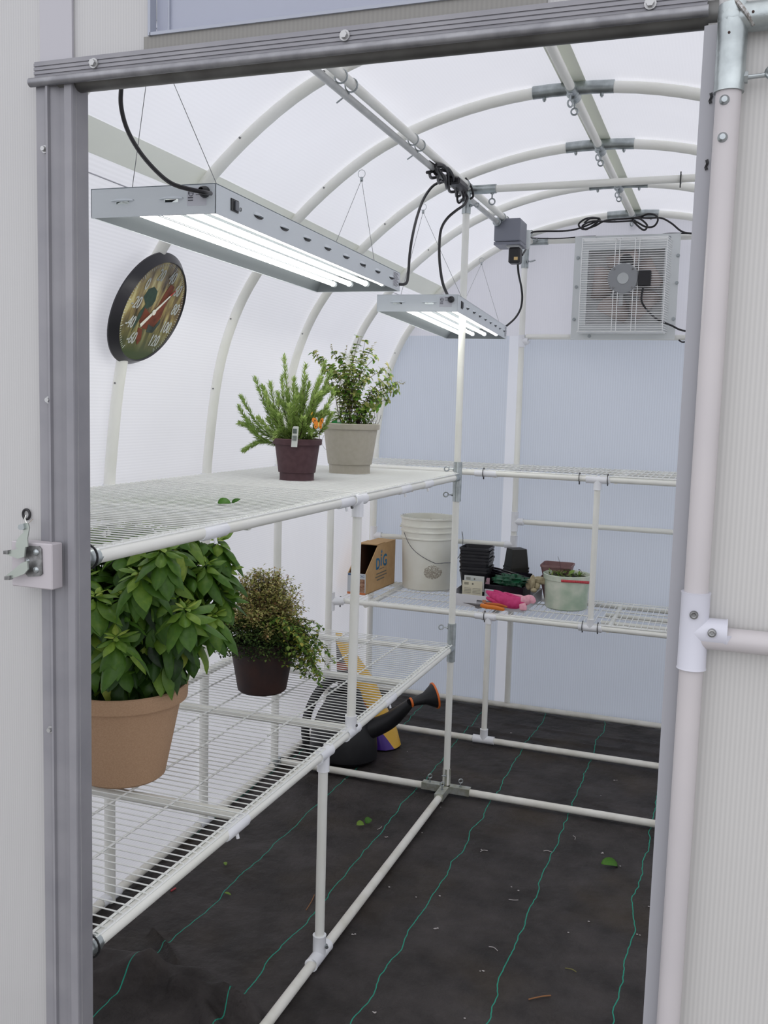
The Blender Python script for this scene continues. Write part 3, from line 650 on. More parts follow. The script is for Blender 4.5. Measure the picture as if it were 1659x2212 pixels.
b = MB(); b.cyl(V(fcx-.06, GY+.05, fcz-.075), V(fcx+.07, GY+.05, fcz-.09), .010, 8); b.box((fcx-.018, GY+.005, fcz-.128), (fcx+.002, GY+.009, fcz-.060)); b.build('motor_bracket', mat('bracket_grey', (.35, .36, .36, 1), .4, .5), fan)
for px, py in ((1249, 557), (1245, 620), (1240, 690), (1288, 517), (1354, 516), (1446, 513), (1465, 552), (1462, 611), (1455, 689), (1273, 726)):
    P = at(px, py, Y=FY-.002); b = MB(); b.cyl(P, P+V(0, -.006, 0), .0055, 8); b.cyl(P, P+V(0, -.0015, 0), .0085, 12); b.build('bolt', STEEL, fan)
P = at(1394, 514, Y=FY-.001); b = MB(); b.box((P.x-.03, P.y-.001, P.z-.007), (P.x+.03, P.y, P.z+.006)); b.build('maker_label', mat('white_label', (.8, .8, .8, 1), .5), fan)
b = MB()
for k in range(2): b.box((P.x-.027, P.y-.002, P.z-.001-.005*k), (P.x-.002, P.y-.0012, P.z+.001-.005*k))
b.build('label_print', BLACK, fan)

# ------------------------------------------------------------------ cords
def smooth_path(pts, sub=6):
    out = []; n = len(pts)
    for i in range(n-1):
        a = pts[max(i-1, 0)]; d = pts[min(i+2, n-1)]
        for k in range(sub): out.append(V(*cr(tuple(a), tuple(pts[i]), tuple(pts[i+1]), tuple(d), k/sub)))
    out.append(Vector(pts[-1])); return out
CORDS_ON_LAMPS = []
def cord(lab, pts, r=.0036, name='electric_cable', cat='cable', on=None):
    b = MB(); b.tube(smooth_path(pts), r, 8)
    if on is None: return tag(b.build(name, BLACK), lab, cat)
    if on == 'fan': return b.build('power_cable', BLACK, fan)
    o = b.build('power_cable', BLACK); CORDS_ON_LAMPS.append((o, on, None)); return o
cord('',
     [at(x, y, Y=Y_) for x, y, Y_ in ((270, 120, 1.50), (262, 190, 1.55), (262, 232, 1.57), (275, 280, 1.58), (302, 328, 1.58), (338, 370, 1.58), (372, 397, 1.58), (410, 409, 1.585), (440, 415, 1.60), (455, 418, 1.640))], .0042, on=1)
cord('',
     [at(x, y, Y=Y_) for x, y, Y_ in ((860, 614, 2.87), (877, 612, 2.91), (882, 590, 2.95), (885, 550, 3.0), (891, 510, 3.05), (901, 468, 3.15), (915, 430, 3.25), (935, 402, 3.33), (960, 390, 3.40), (978, 386, 3.45))], .0048, on=1)
cord('',
     [at(x, y, Y=Y_) for x, y, Y_ in ((1010, 428, 3.55), (1003, 442, 3.50), (985, 455, 3.45), (966, 472, 3.4), (953, 495, 3.34), (949, 530, 3.30), (950, 570, 3.27), (956, 610, 3.23), (966, 636, 3.20), (970, 645, 3.13))], .0050, on=2)
cord('',
     [at(x, y, Y=Y_) for x, y, Y_ in ((1118, 560, 4.26), (1120, 590, 4.30), (1126, 620, 4.40), (1128, 645, 4.45), (1124, 668, 4.45), (1112, 688, 4.42), (1093, 705, 4.345))], .0048, on=2)
cord('short black cord looping over the top of the junction box',
     [at(x, y, Y=Y_) for x, y, Y_ in ((1103, 478, 4.24), (1107, 476, 4.25), (1116, 482, 4.3), (1126, 495, 4.4), (1136, 512, 4.5), (1141, 522, 4.55), (1136, 538, 4.45), (1128, 551, 4.32))], .0048)
cord('long black cord coiled in loops under the ridge above the fan',
     [at(x, y, Y=Y_) for x, y, Y_ in ((1137, 517, 4.70), (1142, 506, 4.72), (1160, 500, 4.74), (1215, 499, 4.75), (1245, 495, 4.75), (1275, 484, 4.75), (1294, 474, 4.74), (1280, 470, 4.74), (1262, 474, 4.74), (1250, 485, 4.75), (1260, 495, 4.75), (1285, 488, 4.74), (1310, 476, 4.74), (1360, 472, 4.73), (1384, 468, 4.74), (1400, 462, 4.73), (1416, 465, 4.73), (1421, 476, 4.73), (1412, 489, 4.74), (1395, 490, 4.75), (1378, 481, 4.74), (1366, 475, 4.73), (1380, 490, 4.72), (1392, 497, 4.72), (1398, 487, 4.72), (1385, 474, 4.72), (1372, 470, 4.73), (1400, 471, 4.75), (1428, 471, 4.76), (1450, 482, 4.77), (1475, 501, 4.77), (1508, 505, 4.77), (1530, 506, 4.77))], .0046)
cord('second coil of black cord bunched beside the ridge eye bolt above the fan',
     [at(x, y, Y=Y_) for x, y, Y_ in ((1262, 482, 4.72), (1275, 472, 4.72), (1296, 474, 4.72), (1268, 495, 4.72), (1258, 488, 4.71), (1280, 478, 4.71), (1320, 479, 4.71), (1368, 477, 4.70))], .0046)
cord('thin black cord lying along the top rail behind the fan', [at(x, y, Y=4.785) for x, y in ((1140, 513), (1165, 515), (1210, 515), (1260, 511), (1287, 510))], .0030)
cord('thin black cord running along the top rail right of the fan label', [at(x, y, Y=4.785) for x, y in ((1420, 508), (1450, 504), (1510, 505))], .0030)
cord('black cord hanging from the fan motor box toward the door side', [at(x, y, Y=Y_) for x, y, Y_ in ((1389, 622, 4.66), (1386, 650, 4.66), (1400, 672, 4.68), (1420, 690, 4.70), (1450, 703, 4.73), (1475, 714, 4.75), (1520, 718, 4.77))], .0046, on='fan')
cord('short black cord end hooked under the fan rail', [at(x, y, Y=4.79) for x, y in ((1466, 734), (1474, 739), (1488, 736), (1510, 728))], .0036)
# cord bundle tied on conduit
bt = thing('cord_bundle', 'tangle of black cords tied around the conduit beside the corner post', 'cord bundle', tuple(at(990, 400, Y=3.45)))
for k in range(5):
    pts = []
    for i in range(9):
        u_ = i/8; Y_ = 3.16+.42*u_
        pts.append(V(-.998+.019*math.sin(u_*6+k*1.7)+.004*k-.008, Y_, 2.358+.020*math.cos(u_*7+k*1.3)-.004))
    b = MB(); b.tube(smooth_path(pts), .0052, 8); b.build('cord', BLACK, bt)
for pl in (((945, 380, 3.2), (938, 372, 3.2), (945, 362, 3.2), (965, 362, 3.25), (975, 372, 3.3), (980, 388, 3.35), (972, 398, 3.4), (950, 388, 3.25)),
           ((988, 412, 3.5), (988, 432, 3.5), (992, 438, 3.5), (1000, 430, 3.52), (1005, 415, 3.55)), ((1005, 384, 3.55), (1014, 396, 3.56), (1020, 410, 3.57), (1022, 424, 3.58), (1015, 430, 3.58))):
    b = MB(); b.tube(smooth_path([at(x, y, Y=Y_) for x, y, Y_ in pl]), .0042, 8); b.build('cord', BLACK, bt)
b = MB(); P = at(992, 392, Y=3.42); b.bbox((P.x-.02, P.y-.06, P.z-.022), (P.x+.018, P.y+.06, P.z+.004), .006); b.build('plug_block', BLACK, bt)

# ------------------------------------------------------------------ grow lights
TUBEM = emit('tube_light', (1.0, .985, .93, 1), TUBE)
LW, LL, LH = .280, 1.22, .057
LABW = mat('sticker_white', (.72, .74, .78, 1), .4)
def make_lamp():
    t = thing('grow_light', '', 'grow light', (0, 0, 0), 'hanging grow light fixtures')
    w = LW/2; l = LL; th = .0018
    b = MB()   # local: x across, y from near end (0) to far end (l), z up, lower rim at 0
    b.box((-w, 0, LH-th), (w, l, LH)); b.box((-w, 0, 0), (-w+th, l, LH)); b.box((w-th, 0, 0), (w, l, LH)); b.box((-w, l-th, 0), (w, l, LH))
    # near end plate with two vent slots
    zs0, zs1 = .0245, .0300; sl = [(-.082, -.052), (.028, .058)]
    b.box((-w, 0, 0), (w, th, zs0)); b.box((-w, 0, zs1), (w, th, LH))
    xs = [-w, sl[0][0], sl[0][1], sl[1][0], sl[1][1], w]
    for i in (0, 2, 4): b.box((xs[i], 0, zs0), (xs[i+1], th, zs1))
    b.tube([V(-w, .001, .001), V(w-.002, .001, .001)], .0016, 6)
    b.build('housing', LAMPW, t, local=True)
    b = MB()   # flared reflector skirt
    zt = .040
    b.add([V(-w+.003, .003, .001), V(-w+.003, l-.003, .001), V(-w+.040, l-.045, zt), V(-w+.040, .045, zt)], [(0, 1, 2, 3)])
    b.add([V(w-.003, .003, .001), V(w-.003, l-.003, .001), V(w-.012, l-.045, zt), V(w-.012, .045, zt)], [(3, 2, 1, 0)])
    b.add([V(-w+.003, l-.003, .001), V(w-.003, l-.003, .001), V(w-.012, l-.045, zt), V(-w+.040, l-.045, zt)], [(0, 1, 2, 3)])
    for x in (-.094, -.031, .032, .095):
        b.add([V(x-.034, .05, zt-.012), V(x-.034, l-.045, zt-.012), V(x, l-.045, zt+.004), V(x, .05, zt+.004), V(x+.034, .05, zt-.012), V(x+.034, l-.045, zt-.012)], [(0, 1, 2, 3), (3, 2, 5, 4)])
    b.build('reflector', LAMPR, t, local=True)
    for x in (-.062, -.008, .046, .100):
        b = MB(); b.cyl(V(x, .030, .018), V(x, l-.060, .018), .0068, 14); tb = b.build('tube', TUBEM, t, local=True)
        b = MB(); b.cyl(V(x, l-.062, .018), V(x, l-.044, .018), .0090, 12); b.cyl(V(x, .012, .018), V(x, .03, .018), .0090, 12); b.build('end_cap', LAMPW, tb, local=True)
    for (x0, x1) in sl:
        b = MB(); pts = []; n = 10
        for i in range(n+1):
            a = i/n; x = x0-.012+(x1-x0+.024)*a; hgt = math.sin(PI*a)**.6
            pts += [V(x, 0, zs1+.002+.004*hgt), V(x, -.0065*hgt, zs1+.0005)]
        b.add(pts, [(2*i, 2*i+1, 2*i+3, 2*i+2) for i in range(n)]); b.build('vent', LAMPW, t, local=True)
    for k in range(8):
        y = .19+(.98)*k/7.3; b = MB(); pts = []; n = 10
        for i in range(n+1):
            a = i/n; yy = y-.024+.048*a; hgt = math.sin(PI*a)**.6
            pts += [V(w+.0002, yy, .034+.005*hgt), V(w+.0075*hgt, yy, .0305)]
        b.add(pts, [(2*i, 2*i+1, 2*i+3, 2*i+2) for i in range(n)]); vt = b.build('vent', LAMPW, t, local=True)
        b = MB(); b.prism([(y-.022+.044*i/8, .0305-.0055*math.sin(PI*i/8)**.5) for i in range(9)], w, w+.0008, lambda p, q, h: V(h, p, q)); b.build('slot', TIE, vt, local=True)  # solid black piece; the dark of the vent opening is put in its colour
    b = MB(); b.box((w, .062, .018), (w+.002, .094, .042)); sw = b.build('switch_plate', TIE, t, local=True)
    b = MB(); b.box((w+.002, .076, .021), (w+.005, .090, .039)); b.build('rocker', mat('rocker', (.16, .17, .19, 1), .4), sw, local=True)
    for y in (.105, .45, .88):
        b = MB(); b.torus(V(w+.001, y, .028), .0035, .0007, (0, 1, 0), (0, 0, 1), 12, 5); b.build('screw', DSTEEL, t, local=True)
    b = MB(); b.box((w, l-.075, .006), (w+.0008, l-.010, LH-.004)); lb = b.build('rating_label', LABW, t, local=True)
    b = MB()
    for i in range(13):
        z = .010+.0033*i; b.box((w+.0009, l-.071, z), (w+.0012, l-.071+.057*(.6+.4*((i*37) % 10)/10), z+.0014))
    b.build('label_print', mat('label_ink', (.12, .12, .14, 1), .5), lb, local=True)
    b = MB(); b.box((.078, -.0006, .016), (w-.020, 0, .050)); lb = b.build('approval_label', mat('sticker_clear', (.62, .63, .68, 1), .4), t, local=True)
    b = MB(); b.torus(V(.0865, -.001, .040), .0055, .0006, (1, 0, 0), (0, 0, 1), 16, 5)
    add_text(b, 'ETL', .006, lambda x, y, h: V(.0865+x, -.0012-h, .040+y), .0002)
    for i in range(2): b.box((.080, -.0010, .030-.005*i), (.091, -.0007, .0325-.005*i))
    for i in range(3): b.box((.097, -.0010, .046-.005*i), (.124, -.0007, .0472-.005*i))
    b.build('label_print', bpy.data.materials['label_ink'], lb, local=True)
    b = MB(); b.lathe([(0, 0), (.010, 0), (.0115, -.004), (.0095, -.014), (.006, -.020)], V(w-.022, -.0, .040), 14, axis=(0, 1, 0)); b.build('power_inlet', BLACK, t, local=True)
    return t
L1 = make_lamp(); L2 = copy_tree(L1)
L1['label'] = 'long white grow light with lit tubes hanging nearer the doorway'
L2['label'] = 'lit white grow light hanging behind the corner post, toward the back wall'
def place_lamp(t, c, rz):
    t.location = c; t.rotation_euler = (0, 0, rz); M = Matrix.Translation(c) @ Matrix.Rotation(rz, 4, 'Z'); t.matrix_world = M; return M
M1 = place_lamp(L1, V(-1.098, 1.660, 1.9125), math.radians(2.0))
M2 = place_lamp(L2, V(-1.020, 3.120, 1.8745), math.radians(4.9))
for o_, t__, M_ in CORDS_ON_LAMPS:
    lamp = (L1, M1) if t__ == 1 else (L2, M2); o_.parent = lamp[0]; o_.matrix_parent_inverse = lamp[1].inverted()
def hanger(lab, top, ends):
    t = thing('hanging_wire', lab, 'hanging wire', tuple(top), 'thin wires the grow lights hang on'); 
    for e in ends: b = MB(); b.cyl(top, e, .0008, 5); b.build('wire', DSTEEL, t)
    b = MB(); b.box((top.x-.004, top.y-.003, top.z-.006), (top.x+.004, top.y+.003, top.z+.008)); b.torus(top+V(0, 0, .018), .012, .0009, (.3, 0, 1), (1, 0, -.3), 14, 5); b.build('crimp', STEEL, t)
w_ = LW/2
hanger('thin V-shaped wire holding the near end of the front grow light', at(330, 74, Y=1.745), [M1 @ V(-.085, .06, LH), M1 @ V(w_-.012, .03, LH)])
hanger('thin V-shaped wire holding the far end of the front grow light', at(781, 388, Y=2.955), [M1 @ V(-w_+.13, .98, LH), M1 @ V(w_-.012, 1.00, LH)])
hanger('thin V-shaped wire holding the near end of the rear grow light', at(914, 458, Y=3.575), [M2 @ V(-w_+.05, .12, LH), M2 @ V(w_-.01, .14, LH)])
hanger('thin V-shaped wire holding the far end of the rear grow light', at(1040, 570, Y=4.81), [M2 @ V(-.06, 1.0, LH), M2 @ V(w_-.01, 1.04, LH)])

# ------------------------------------------------------------------ thermometer
tn = V(1, .05, -.45).normalized()
tu = V(-.05, 1, 0); tu = (tu-tn*tu.dot(tn)).normalized(); tw = tu.cross(tn)*-1
if tw.z < 0: tw = -tw
TC = at(316, 668, Y=2.40)
TC = V(-1.582, 2.400, 1.803)-tn*.032
TR = .172
th_ = thing('wall_thermometer', 'round black-rimmed dial thermometer with a rooster picture on the left wall', 'thermometer', tuple(TC))
def tf(x, y, h): return TC+tu*x+tw*y+tn*h
b = MB(); b.lathe([(0, 0), (TR*.93, 0), (TR, .008), (TR*1.0, .012), (TR*.90, .032), (TR*.885, .0345), (TR*.87, .030)], TC, 64, axis=tn, u=tu); b.build('rim', mat('thermo_rim', (.020, .019, .025, 1), .35), th_)
FACE = bpy.data.materials.new('dial_painting'); FACE.use_nodes = True; t_ = FACE.node_tree; p_ = t_.nodes['Principled BSDF']
co_ = t_.nodes.new('ShaderNodeTexCoord'); mp_ = t_.nodes.new('ShaderNodeMapping'); mp_.inputs['Scale'].default_value = (20, 55, 12); mp_.inputs['Rotation'].default_value = (.25, 0, 0); t_.links.new(co_.outputs['Object'], mp_.inputs[0])
n_ = t_.nodes.new('ShaderNodeTexNoise'); n_.inputs['Scale'].default_value = 1; n_.inputs['Detail'].default_value = 6; t_.links.new(mp_.outputs[0], n_.inputs['Vector'])
r_ = t_.nodes.new('ShaderNodeValToRGB'); t_.links.new(n_.outputs['Fac'], r_.inputs[0])
e_ = r_.color_ramp.elements; e_[0].position = .3; e_[0].color = lin(74, 58, 50); e_[1].position = .66; e_[1].color = lin(196, 186, 138); q_ = e_.new(.43); q_.color = lin(122, 104, 78); q_ = e_.new(.54); q_.color = lin(158, 140, 92)
s_ = t_.nodes.new('ShaderNodeSeparateXYZ'); t_.links.new(co_.outputs['Object'], s_.inputs[0])
g_ = t_.nodes.new('ShaderNodeMapRange'); g_.inputs[1].default_value = -.02; g_.inputs[2].default_value = -.13; t_.links.new(s_.outputs[2], g_.inputs[0])
m_ = t_.nodes.new('ShaderNodeMixRGB'); m_.inputs[2].default_value = lin(70, 84, 58); t_.links.new(g_.outputs[0], m_.inputs[0]); t_.links.new(r_.outputs[0], m_.inputs[1]); t_.links.new(m_.outputs[0], p_.inputs['Base Color'])
p_.inputs['Roughness'].default_value = .25; p_.inputs['Coat Weight'].default_value = .6; p_.inputs['Coat Roughness'].default_value = .05
b = MB(); b.lathe([(0, .0295), (TR*.871, .0295)], TC, 64, axis=tn, u=tu); b.build('dial', FACE, th_)
def shape(name, polys, c, h):
    b = MB()
    for po in polys: b.prism([(x*TR, y*TR) for x, y in po], h, h+.0004, tf)
    return b.build(name, mat(name, c, .5, c2=tuple(q*.45 for q in c[:3])+(1,), nscale=45, lo=.4, hi=.7), th_)
shape('rooster_tail', [[(-.30, .10), (-.44, .22), (-.38, .36), (-.24, .42), (-.10, .36), (-.06, .20), (-.10, .10), (-.20, .04), (-.28, -.10)], [(-.30, .10), (-.28, -.10), (-.34, -.22), (-.40, -.40), (-.42, -.20), (-.38, -.02)]], lin(50, 74, 62), .0298)
shape('rooster_body', [[(-.28, .05), (-.05, -.05), (.08, .12), (.14, .36), (.22, .52), (.36, .50), (.34, .34), (.30, .16), (.30, -.06), (.20, -.24), (.04, -.32), (-.16, -.30), (-.30, -.20)],
                       [(-.26, -.30), (-.12, -.32), (-.04, -.50), (-.10, -.60), (-.20, -.50)]], lin(118, 56, 34), .0300)
shape('rooster_wing', [[(.0, -.22), (.20, -.26), (.30, -.10), (.34, -.16), (.22, -.36), (.02, -.36)]], lin(62, 74, 70), .0305)
NR = TR*.65; NUM = mat('numeral_cream', lin(206, 210, 206), .4)
for k, s_t in enumerate(('-60', '-40', '-20', '0', '20', '40', '60', '80', '100', '120')):
    a = math.radians(-145+32.2*k); rr_ = NR*(1.0 if len(s_t) < 3 else .94); b = MB()
    for ddx in (-.0006, .0006): add_text(b, s_t, .052, lambda x, y, h, a=a: tf(rr_*math.sin(a)+x+ddx, rr_*math.cos(a)+y, .0309+h), .0003, .25, .64)
    b.build('numeral', NUM, th_)
b = MB()
for k in range(91):
    a = math.radians(-145+290*k/90); L_ = .013 if k % 10 == 0 else (.009 if k % 5 == 0 else .006); w0 = .0010 if k % 10 == 0 else .0006
    c_, s2 = math.cos(a), math.sin(a); r0 = TR*.845; r1 = r0-L_
    b.prism([(r0*s2-w0*c_, r0*c_+w0*s2), (r0*s2+w0*c_, r0*c_-w0*s2), (r1*s2+w0*c_, r1*c_-w0*s2), (r1*s2-w0*c_, r1*c_+w0*s2)], .0300, .0305, tf)
b.build('tick_marks', bpy.data.materials['numeral_cream'], th_)
an = math.radians(43); c_, s2 = math.cos(an), math.sin(an)
def nd(l, w): return (l*s2+w*c_, l*c_-w*s2)
b = MB(); b.prism([nd(-.062, -.0060), nd(-.062, .0060), nd(0, .0042), nd(.078, .0022), nd(.078, -.0022), nd(0, -.0042)], .0325, .0337, tf); b.prism([(math.cos(2*PI*i/16)*.0085, math.sin(2*PI*i/16)*.0085) for i in range(16)], .0325, .0350, tf); nb = b.build('needle', mat('needle_white', (.78, .77, .68, 1), .4), th_)
b = MB(); b.prism([nd(.078, -.0022), nd(.078, .0022), nd(.106, .0006), nd(.106, -.0006)], .0325, .0337, tf); b.build('needle_tip', mat('needle_red', lin(190, 60, 60), .4), nb)

# ------------------------------------------------------------------ door surround (setting)
hd = thing('trim_9', '', '', (-.5, 1.15, 2.0)); del hd['label']; del hd['category']; hd['kind'] = 'structure'
b = MB()
b.prism([(1.147, 1.997), (1.147, 2.0185), (1.152, 2.0195), (1.157, 2.0185), (1.157, 1.992), (1.152, 1.992)], -.952, -.052, lambda y, z, h: V(h, y, z)); 
for z in (2.001, 2.0065, 2.012): b.box((-.952, 1.1455, z), (-.052, 1.147, z+.0038))
b.build('face_flange', ALU, hd)
b = MB(); b.cyl(V(-.957, 1.144, 1.990), V(-.050, 1.144, 1.990), .0062, 18); b.build('drip_lip', ALUD, hd)
b = MB(); b.cyl(V(-.925, 1.167, 1.9935), V(-.040, 1.167, 1.9935), .0150, 28); b.build('lintel_pipe', ALUB, hd)
for px, py in ((203, 137), (745, 77), (1405, 8)):
    P = at(px, py, Y=1.145); b = MB(); b.cyl(P, P-V(0, .006, 0), .0046, 6); b.cyl(P+V(0, .001, 0), P-V(0, .0015, 0), .0068, 14); b.build('screw', mat('screw_grey', (.42, .42, .42, 1), .4, .6) if 'screw_grey' not in bpy.data.materials else bpy.data.materials['screw_grey'], hd)
jl = thing('trim_10', '', '', (-.92, 1.15, 1)); del jl['label']; del jl['category']; jl['kind'] = 'structure'
P_ = [(-.952, 1.150), (-.938, 1.150), (-.9375, 1.149), (-.932, 1.150), (-.9315, 1.144), (-.928, 1.144), (-.9275, 1.150), (-.9225, 1.152), (-.916, 1.156), (-.909, 1.156), (-.905, 1.151), (-.9035, 1.149), (-.8915, 1.149), (-.8905, 1.151), (-.8905, 1.185), (-.952, 1.185)]
b = MB(); b.prism(P_, 0, 1.988); b.build('jamb_profile', ALU, jl, ang=20)
for px, py in ((98, 323), (107, 864), (111, 1575)):
    P = at(px, py, Y=1.149); b = MB(); b.cyl(P, P-V(0, .007, 0), .0036, 6); b.cyl(P, P-V(0, .002, 0), .0055, 14); b.build('screw', bpy.data.materials['screw_grey'], jl)
b = MB(); b.box((-.946, 1.152, 2.018), (-.892, 1.156, 2.40)); struct(b.build('trim_11', mat('flashing', (.40, .39, .42, 1), .5)))
jr = thing('trim_12', '', '', (-.05, 1.15, 1)); del jr['label']; del jr['category']; jr['kind'] = 'structure'
b = MB(); b.prism([(-.0535, 1.147), (-.050, 1.1455), (-.036, 1.1455), (-.036, 1.152), (-.0535, 1.155)], 0, 1.975); b.box((-.0535, 1.150, 0), (-.0505, 1.185, 1.975)); b.build('jamb_profile', mat('jamb_lavender', (.31, .31, .335, 1), .4), jr)
b = MB()
for py in (212, 356):
    for k in range(3):
        P = at(1537-.06*(py-212)/1.0-k*2.2 if py < 300 else 1528-k*2.2, py+k*1.0, Y=1.1440); b.tube([P+V(0, 0, .006), P+V(.001, 0, .002), P+V(-.0006, 0, -.002), P+V(.0006, 0, -.005)], .0005, 5)
b.build('pen_marks', TIE, jr)

# open door leaf, swung against the front wall
dr = thing('door_1', '', '', (.4, 1.13, 0)); del dr['label']; del dr['category']; dr['kind'] = 'structure'
DX, DY = -.0235, 1.126
b = MB(); b.cyl(V(DX, DY, .04), V(DX, DY, 1.98), R34, 22); b.cyl(V(.80, DY, .04), V(.80, DY, 1.98), R34, 22); b.build('stile', mat('door_pipe', (.45, .425, .435, 1), .35, c2=(.49, .46, .465, 1), nscale=6), dr)
b = MB(); b.cyl(V(DX, DY, 1.300), V(.80, DY, 1.300), R34, 22); b.cyl(V(DX, DY, .04), V(.80, DY, .04), R34, 22); b.build('rail', bpy.data.materials['door_pipe'], dr)
b = MB(); sleeve(b, V(DX, DY, 1.896), V(DX, DY, 1.985), .0158); b.cyl(V(DX, DY, 1.972), V(.80, DY, 1.972), .0150, 22); b.sphere((DX, DY, 1.972), .0165, 16, 10)
b.build('corner_fitting', GALV, dr)
b = MB(); pts = []
for i in range(15):
    a = -PI/2+PI*i/14-.25; pts.append(V(DX+.0155+.0145*math.sin(a)*-1*.95+.002, DY-.0158*math.cos(a), 1.972+.0155*math.sin(a)*-1*-1))
b.tube([V(DX-.001+.0165*(i/14)*1.3, DY-.0165*math.sin(PI*(.25+.6*i/14)), 1.988-.0275*(i/14)) for i in range(15)], .0024, 8); b.build('weld', mat('weld', (.5, .5, .5, 1), .4, .8, c2=(.2, .18, .16, 1), nscale=300), dr)
b = MB(); tee(b, V(DX, DY, 1.307), (0, 0, 1), .0445, (1, 0, 0), .036, R34*.93); b.build('tee_fitting', mat('fitting_lavender', (.54, .54, .60, 1), .35), dr)
for px, py in ((1499, 1328), (1538, 1367)):
    P = at(px, py, Y=DY-.0155); b = MB(); b.cyl(P+V(0, .006, 0), P-V(0, .003, 0), .0048, 16); b.torus(P-V(0, .003, 0), .0030, .0014, (1, 0, 0), (0, 0, 1), 12, 6); b.build('screw', DSTEEL, dr)
for px, py in ((1565, 216), (1561, 297)):
    P = at(px, py, Y=DY-.0125); b = MB(); b.lathe([(0, -.0045), (.003, -.0042), (.0052, -.0015), (.0054, .0005), (.0054, .004)], P, 20, axis=(0, 1, 0)); b.build('bolt_head', STEEL, dr)
RH = mat('rust_hole', (.03, .012, .008, 1), .8)
for px, py in ((1575, 70), (1627, 25)): b = MB(); P = at(px, py, Y=DY-.0154); b.cyl(P+V(0, .003, 0), P-V(0, .0004, 0), .0014, 10); b.build('drilled_hole', RH, dr)
P = at(1607, 168, Y=DY); b = MB(); b.cyl(P+V(-.006, 0, 0), P+V(.004, 0, 0), .0062, 6); b.cyl(P, P+V(.022, 0, .001), .0024, 10)
b.torus(P+V(.040, 0, .004), .018, .0024, (1, 0, .05), (0, .45, .6), 24, 8); b.build('eye_bolt', STEEL, dr)
b = MB(); b.add([V(-.034, 1.142, .01), V(.81, 1.142, .01), V(.81, 1.142, 1.99), V(-.034, 1.142, 1.99)], [(0, 1, 2, 3)]); b.build('panel', DOORP, dr, smooth=False)

# gate latch on the left jamb
lt = thing('gate_latch', 'zinc gravity gate latch screwed to a pale block left of the doorway', 'latch', tuple(at(70, 1215, Y=1.13)))
LY = 1.126
a_ = at(24, 1168, Y=LY); c_ = at(113, 1275, Y=LY)
b = MB(); b.bbox((a_.x, LY, c_.z), (c_.x, 1.150, a_.z), .0015); b.build('mounting_block', mat('block_pink', (.44, .41, .43, 1), .5), lt)
def lp(px, py, Y): return at(px, py, Y=Y)
def plate(name, pix, Y0, Y1, m):
    b = MB(); A_ = [lp(x, y, Y0) for x, y in pix]; n = len(A_)
    B_ = [p+V(0, Y1-Y0, 0) for p in A_]
    b.add(A_+B_, [tuple(range(n)), tuple(range(n, 2*n))[::-1]]+[(i, (i+1) % n, n+(i+1) % n, n+i) for i in range(n)]); return b.build(name, m, lt)
plate('back_plate', [(52, 1182), (56, 1179), (84, 1180), (89, 1186), (91, 1240), (86, 1244), (60, 1246), (54, 1238)], LY-.0025, LY, DSTEEL)
ZN = mat('latch_zinc', (.42, .46, .42, 1), .3, .6)
def prong(pix, w0, w1):
    b = MB(); pts = []
    for i, (x, y) in enumerate(pix): pts.append(lp(x, y, LY-.004-.010*i))
    b.tube(pts, [w0+(w1-w0)*i/(len(pts)-1) for i in range(len(pts))], 4); b.build('prong', ZN, lt)
plate('upper_prong', [(54, 1182), (22, 1189), (7, 1191), (7, 1196), (18, 1199), (38, 1207), (52, 1203)], LY-.014, LY-.011, ZN)
plate('lower_prong', [(58, 1212), (46, 1216), (36, 1225), (9, 1246), (9, 1252), (20, 1252), (52, 1240), (60, 1230)], LY-.014, LY-.011, ZN)
plate('prong_tip', [(7, 1190), (16, 1189), (16, 1197), (7, 1197)], LY-.018, LY-.010, DSTEEL)
plate('prong_tip', [(9, 1245), (20, 1244), (20, 1253), (9, 1253)], LY-.018, LY-.010, DSTEEL)
plate('lever', [(52, 1130), (60, 1130), (63, 1140), (59, 1162), (60, 1181), (38, 1186), (33, 1181), (36, 1166), (44, 1156), (51, 1150), (49, 1140)], LY-.010, LY-.008, ZN)
plate('lever_tab', [(40, 1134), (50, 1131), (52, 1142), (48, 1145), (41, 1144), (38, 1140)], LY-.014, LY-.010, STEEL)
for px, py in ((78, 1193), (78, 1231), (60, 1211)):
    P = lp(px, py, LY-.0025); b = MB(); b.sphere(P, .0050 if px > 65 else .0032, 12, 8, (1, .6, 1)); b.build('bolt', STEEL, lt)
g = thing('cord_grommet', 'small dark rubber grommet in the panel above the gate latch', 'grommet', tuple(at(57, 1111, Y=1.155)))
b = MB(); b.torus(at(57, 1111, Y=1.155), .0062, .0020, (1, 0, 0), (0, 0, 1.2), 18, 6); b.build('ring', BLACK, g)
b = MB(); b.tube(smooth_path([at(56, 1113, Y=1.153), at(54, 1121, Y=1.148), at(58, 1130, Y=1.135), at(62, 1132, Y=1.125)]), .0009, 6); b.build('string', mat('string', (.8, .8, .76, 1), .6), g)
b = MB(); b.tube(smooth_path([at(59, 1132, Y=1.150), at(65, 1127, Y=1.153), at(71, 1121, Y=1.155)]), .0005, 6); b.build('string_end', mat('string_dark', (.4, .35, .3, 1), .6), g)

